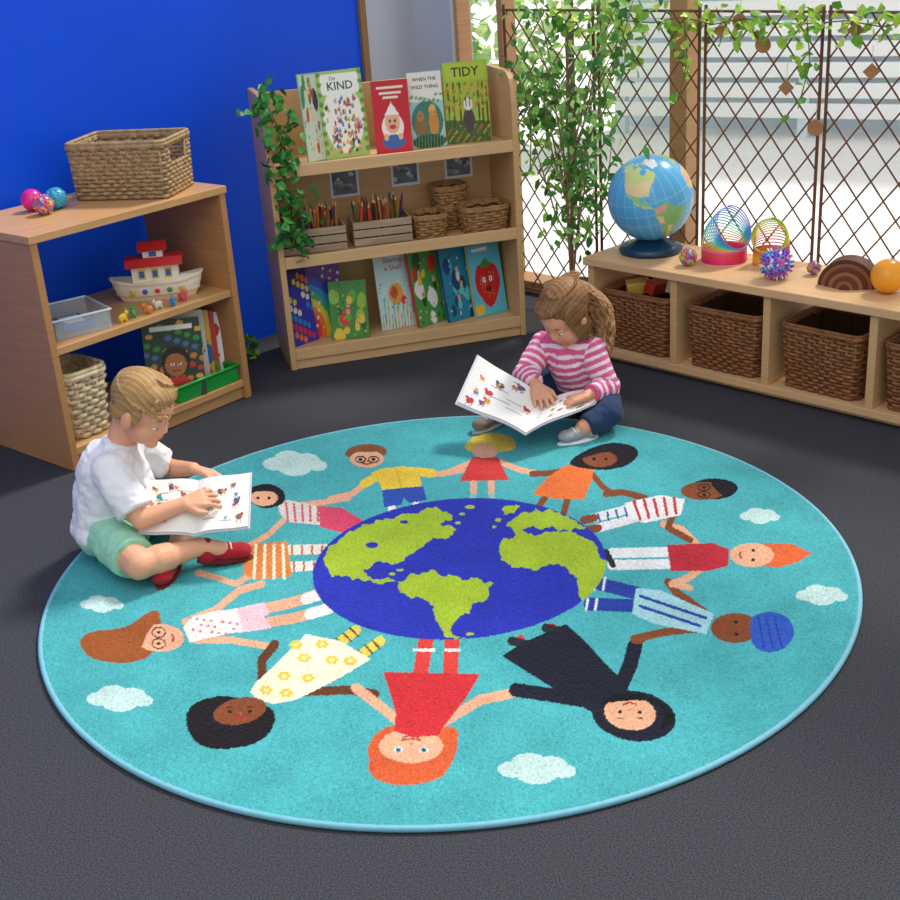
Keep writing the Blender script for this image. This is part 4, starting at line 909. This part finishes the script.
# ---- open books
def openbook(quads,label,seeds,covercol,textcol='#444444'):
    o=V(quads[0][0]); R=empty('open_book',o,(0,0,0),label,'book')
    for side,q_ in enumerate(quads):
        b0_,b1_,t1_,t0_=[V(x)-o for x in q_]
        nrm=((b1_-b0_).cross(t0_-b0_)).normalized(); 
        if nrm.z<0: nrm=-nrm
        nx,ny=80,60; u,v=np.meshgrid(np.linspace(0,1,nx+1),np.linspace(0,1,ny+1)); u=u.ravel();v=v.ravel(); p=Paint(u,v,'#EEEBE6'); rr=random.Random(seeds[side])
        for k in range(12):
            x,y=rr.uniform(.12,.88),rr.uniform(.12,.88); c=rr.choice(['#3A3A3A','#C23A3A','#3A8A8A','#D98A3A','#5A5A7A','#8A6A4A']); s=rr.uniform(.02,.055)
            p.ell(x,y,s,s*1.2,c,rr.uniform(0,90)); p.ell(x+s,y+s*.8,s*.5,s*.6,rr.choice(['#C23A3A','#E8C08A','#3A3A3A'])); p.line([(x-s,y-s),(x-s*.4,y-s*2)],.012,c); p.line([(x+s*.4,y-s),(x+s*.8,y-s*2)],.012,c)
        for k in range(8):
            x,y=rr.uniform(.1,.6),rr.uniform(.08,.92); p.line([(x,y),(x+rr.uniform(.12,.25),y)],.012,'#8A8A8A')
        def S_(a,b,h=0):
            base=(b0_*(1-a)+b1_*a)*(1-b)+(t0_*(1-a)+t1_*a)*b
            return base+nrm*(.012*math.sin(math.pi*min(1,a*1.3))*(1-a)+h)
        mb=MB(); vs=[S_(a,b,.004) for a,b in zip(u,v)]
        mb.add(vs,[(j*(nx+1)+i,j*(nx+1)+i+1,(j+1)*(nx+1)+i+1,(j+1)*(nx+1)+i) for j in range(ny) for i in range(nx)],cols=p.C)
        n_=14; per=[(i/n_,0) for i in range(n_)]+[(1,i/n_) for i in range(n_)]+[(1-i/n_,1) for i in range(n_)]+[(0,1-i/n_) for i in range(n_)]
        top=[S_(a,b,.004) for a,b in per]; bot=[S_(a,b,-.001) for a,b in per]; k=len(per)
        mb.add(top+bot,[(i,(i+1)%k,(i+1)%k+k,i+k) for i in range(k)],col='#DCD8CF')
        obj('page',mb,VC,parent=R,fix=False)
        mb=MB(); e=.03; m=10
        g_=[(a,b) for b in np.linspace(-e,1+e,m) for a in np.linspace(0,1+e,m)]
        v1=[S_(a,b,-.0015) for a,b in g_]; v2=[S_(a,b,-.004) for a,b in g_]; f=[(j*m+i,j*m+i+1,(j+1)*m+i+1,(j+1)*m+i) for j in range(m-1) for i in range(m-1)]
        mb.add(v1,f,col=covercol); mb.add(v2,[tuple(reversed(x)) for x in f],col=covercol)
        obj('cover',mb,VC,parent=R,fix=False)
    return R
openbook([((-.625,.045,.118),(-.49,.045,.13),(-.49,.18,.215),(-.625,.175,.205)),((-.625,.045,.118),(-.765,.055,.13),(-.755,.18,.215),(-.625,.175,.205))],'open picture book with white pages resting on lap',(1,2),'#C9CDD2')
# ---- GIRL
oG=V((.475,.975,0)); girl=empty('person',oG,(0,0,0),'person in pink striped jumper and jeans sitting reading big book','person')
hipG=V((.475,.98,.092)); chest=V((.436,.948,.195)); hc=V((.408,.908,.348)); hs=.93; HM=headM((-.64,-.50,-.58),.05)
Rs=V((.345,.985,.235));Ls=V((.486,.880,.24));Re=V((.278,.905,.17));Rw=V((.306,.815,.160));Le=V((.525,.842,.135));Lw=V((.452,.775,.135))
Rh=V((.43,1.02,.09));Rk=V((.245,.985,.085));Ra=V((.185,.90,.05));Lh=V((.51,.92,.09));Lk=V((.515,.775,.075));La=V((.435,.728,.05))
body=[('e',hipG,(.088,.088,.07),Matrix.Identity(3)),('c',hipG,chest,.08,.073),('c',Rs,Ls,.035,.035),('c',V((.427,.935,.245)),hc+HM@V((-.03,0,-.05)),.034,.034),
 ('c',Rs,Re,.032,.024),('c',Re,Rw,.024,.017),('c',Ls,Le,.032,.024),('c',Le,Lw,.024,.017),('c',Rh,Rk,.052,.04),('c',Rk,Ra,.038,.026),('c',Lh,Lk,.052,.04),('c',Lk,La,.038,.026)]
body+=headparts(hc,HM,hs)+hand(Rw,(.18,-.85,-.35),(.1,-.3,-.9),-1)+hand(Lw,(-.9,-.15,-.15),(.1,-.1,-1),1)
meobj('body',blobmesh(body,.003,3),SKIN,girl,skincol('#DDA07E',hc,HM,hs),None,oG)
face_parts(girl,oG,hc,HM,hs,'#5A3A22')
sw=[('c',hipG+V((0,0,.01)),chest,.093,.084),('c',Rs,Ls,.045,.045),('k',Rs,Re,.042,.039),('c',Re,Re,.039,.039),('k',Re,Re.lerp(Rw,.72),.038,.031),('k',Ls,Le,.042,.039),('c',Le,Le,.039,.039),('k',Le,Le.lerp(Lw,.8),.038,.030),('k',V((.43,.938,.24)),V((.42,.93,.268)),.048,.04)]
def stripes(co):
    best=np.full(len(co),9.);par=np.zeros(len(co))
    for a,b,off,rr in ((hipG,V((.42,.93,.27)),0,.09),(Rs,Re,.3,.04),(Re,Rw,.42,.04),(Ls,Le,.3,.04),(Le,Lw,.43,.04)):
        a=np.array(a);b=np.array(b);L=np.linalg.norm(b-a);d=(b-a)/L;t=(co-a)@d;tt=np.clip(t,0,L);dist=np.linalg.norm(co-a-tt[:,None]*d,axis=1)-rr
        m=dist<best;best[m]=dist[m];par[m]=(t+off)[m]
    s=(par/.0125)%2<1.15; return np.where(s[:,None],np.array(lin('#DB5F8E')),np.array(lin('#F0DDE4')))
meobj('jumper',blobmesh(sw,.003,4,.012),CLOTH,girl,stripes,'pink and white striped long-sleeved jumper',oG)
je=[('e',hipG-V((0,0,.01)),(.097,.097,.075),Matrix.Identity(3)),('c',Rh,Rk,.06,.047),('k',Rk,Rk.lerp(Ra,.9),.045,.036),('c',Lh,Lk,.06,.047),('k',Lk,Lk.lerp(La,.9),.045,.036)]
meobj('jeans',blobmesh(je,.0035,4,.012),CLOTH,girl,'#22395C','dark blue denim jeans',oG)
shoe(girl,oG,V((.455,.735,.036)),V((.375,.708,.034)),'#9A9CA2','#ECECEC','grey trainer with white sole',.92)
shoe(girl,oG,Ra+V((-.005,-.01,-.01)),V((.12,.845,.036)),'#8A7E72','#C9C4BC','grey brown trainer with pale sole',.88)
g=lambda x,y,z:hc+HM@V((x,y,z))*hs
hair=[('e',g(-.022,0,.042),(.093*hs,.082*hs,.081*hs),HM),('e',g(.03,0,.082),(.050*hs,.056*hs,.026*hs),HM),('e',g(-.06,0,-.015),(.040*hs,.066*hs,.055*hs),HM),('e',g(.0,-.07,.028),(.05*hs,.016*hs,.05*hs),HM),('e',g(.0,.07,.028),(.05*hs,.016*hs,.05*hs),HM)]
tie=V(g(-.082,-.01,.06)); hair.append(('e',tie,(.028,.028,.028),Matrix.Identity(3)))
mid=V((.555,.935,.375)); end=V((.522,.880,.205))
B=lambda t:tie*(1-t)**2+mid*2*t*(1-t)+end*t*t
core=[(0,.022),(.2,.032),(.45,.040),(.7,.034),(.9,.020),(1,.008)]
for (ta,ra),(tb_,rb) in zip(core[:-1],core[1:]): hair.append(('c',B(ta),B(tb_),ra*.8,rb*.8))
for k in range(150):
    ang=random.uniform(0,6.28); rad=random.uniform(.75,1.15); phs=random.uniform(0,6.28); wf=random.uniform(12,16); t0_=random.uniform(0,.12); t1_=random.uniform(.85,1.1)
    pts=[]
    for i in range(15):
        t=t0_+(t1_-t0_)*i/14
        rc=np.interp(t,[c_[0] for c_ in core],[c_[1] for c_ in core]); p_=B(min(t,1.08)); T_=(B(min(t+.02,1.1))-B(t)).normalized(); e1=T_.orthogonal().normalized(); e1=(V((0,-1,0))-T_*T_.dot(V((0,-1,0)))).normalized(); e2=T_.cross(e1)
        a2=ang+.35*math.sin(t*wf+phs); p_=p_+(e1*math.cos(a2)+e2*math.sin(a2))*rc*rad*.95+e1*.005*math.sin(t*wf+phs)
        pts.append(p_)
    r0=random.uniform(.0032,.0046)
    for i in range(14): hair.append(('c',pts[i],pts[i+1],r0*(1-.6*i/14),r0*(1-.6*(i+1)/14)))
for sy in (-1,1):
    for k in range(8):
        p0=g(.044-.009*k,sy*.072,.035); p1=g(.040-.009*k,sy*.082,-.03); p2=g(.036-.008*k,sy*(.076+.005*math.sin(k*2)),-.075-.012*(k%3))
        hair+=[('c',p0,p1,.005,.0038),('c',p1,p2,.0038,.0014)]
for k in range(160):
    a=k*2.399; z=.02+.95*((k*.618)%1); q_=math.sqrt(1-z*z); x_,y_=-.022+.093*q_*math.cos(a),.082*q_*math.sin(a); z_=.042+.081*z
    hair.append(('c',g(x_,y_,z_),g(x_-.03,y_*.98,z_+.002),.0028,.0013))
def haircol(co):
    f=hairstreak(hc,HM,hs,'#5F3E22','#94683E')(co)
    d=np.linalg.norm(co-np.array(hc),axis=1); k=np.clip((d-.10)/.05,0,1)[:,None]
    f2=.5+.5*np.sin(co[:,0]*420+co[:,1]*300+3*np.sin(co[:,2]*50)); alt=np.array(lin('#80562F'))*(1-f2[:,None])+np.array(lin('#C49868'))*f2[:,None]
    return f*(1-k)+alt*k
meobj('hair',blobmesh(hair,.0022,1),HAIRM,girl,haircol,'long wavy light brown hair in ponytail',oG)
mb=MB(); c=tie-oG; mb.tube([c+HM@V((0,.032*math.cos(a),.032*math.sin(a))) for a in np.linspace(0,6.28,17)[:-1]],.005,6,closed=True,col='#D9C2C8'); obj('hair_band',mb,CLOTH,parent=girl,smooth=True)
openbook([((.254,.63,.085),(.47,.755,.115),(.52,.87,.13),(.335,.80,.115)),((.254,.63,.085),(.06,.765,.145),(.135,.885,.245),(.335,.80,.115))],'large open white picture book held across lap',(4,5),'#D9DCE2')
# ============================================================ LIGHT & CAMERA
w=bpy.data.worlds.new('World'); S.world=w; w.use_nodes=True; bg=w.node_tree.nodes['Background']; bg.inputs[0].default_value=(.93,.96,1,1); bg.inputs[1].default_value=.78
sn=bpy.data.lights.new('sun','SUN'); sn.energy=3.2; sn.angle=math.radians(10); sn.color=(1,.95,.88); so=bpy.data.objects.new('sun',sn); COL.objects.link(so)
so.rotation_euler=(V((0,0,0))-V((1.9,1.6,3.2))).to_track_quat('-Z','Y').to_euler()
al=bpy.data.lights.new('ceiling_softbox','AREA'); al.energy=24; al.size=2.2; ao=bpy.data.objects.new('ceiling_softbox',al); COL.objects.link(ao); ao.location=(-.4,-1.6,2.9); ao.rotation_euler=(V((-.2,.8,0))-V(ao.location)).to_track_quat('-Z','Y').to_euler()
cam=bpy.data.cameras.new('camera'); cam.sensor_width=36; cam.lens=fpx/900*36; co_=bpy.data.objects.new('camera',cam); COL.objects.link(co_)
M=Matrix((Rv,Uv,-Fv)).transposed().to_4x4(); M.translation=V((cx,cy,Hc)); co_.matrix_world=M; S.camera=co_
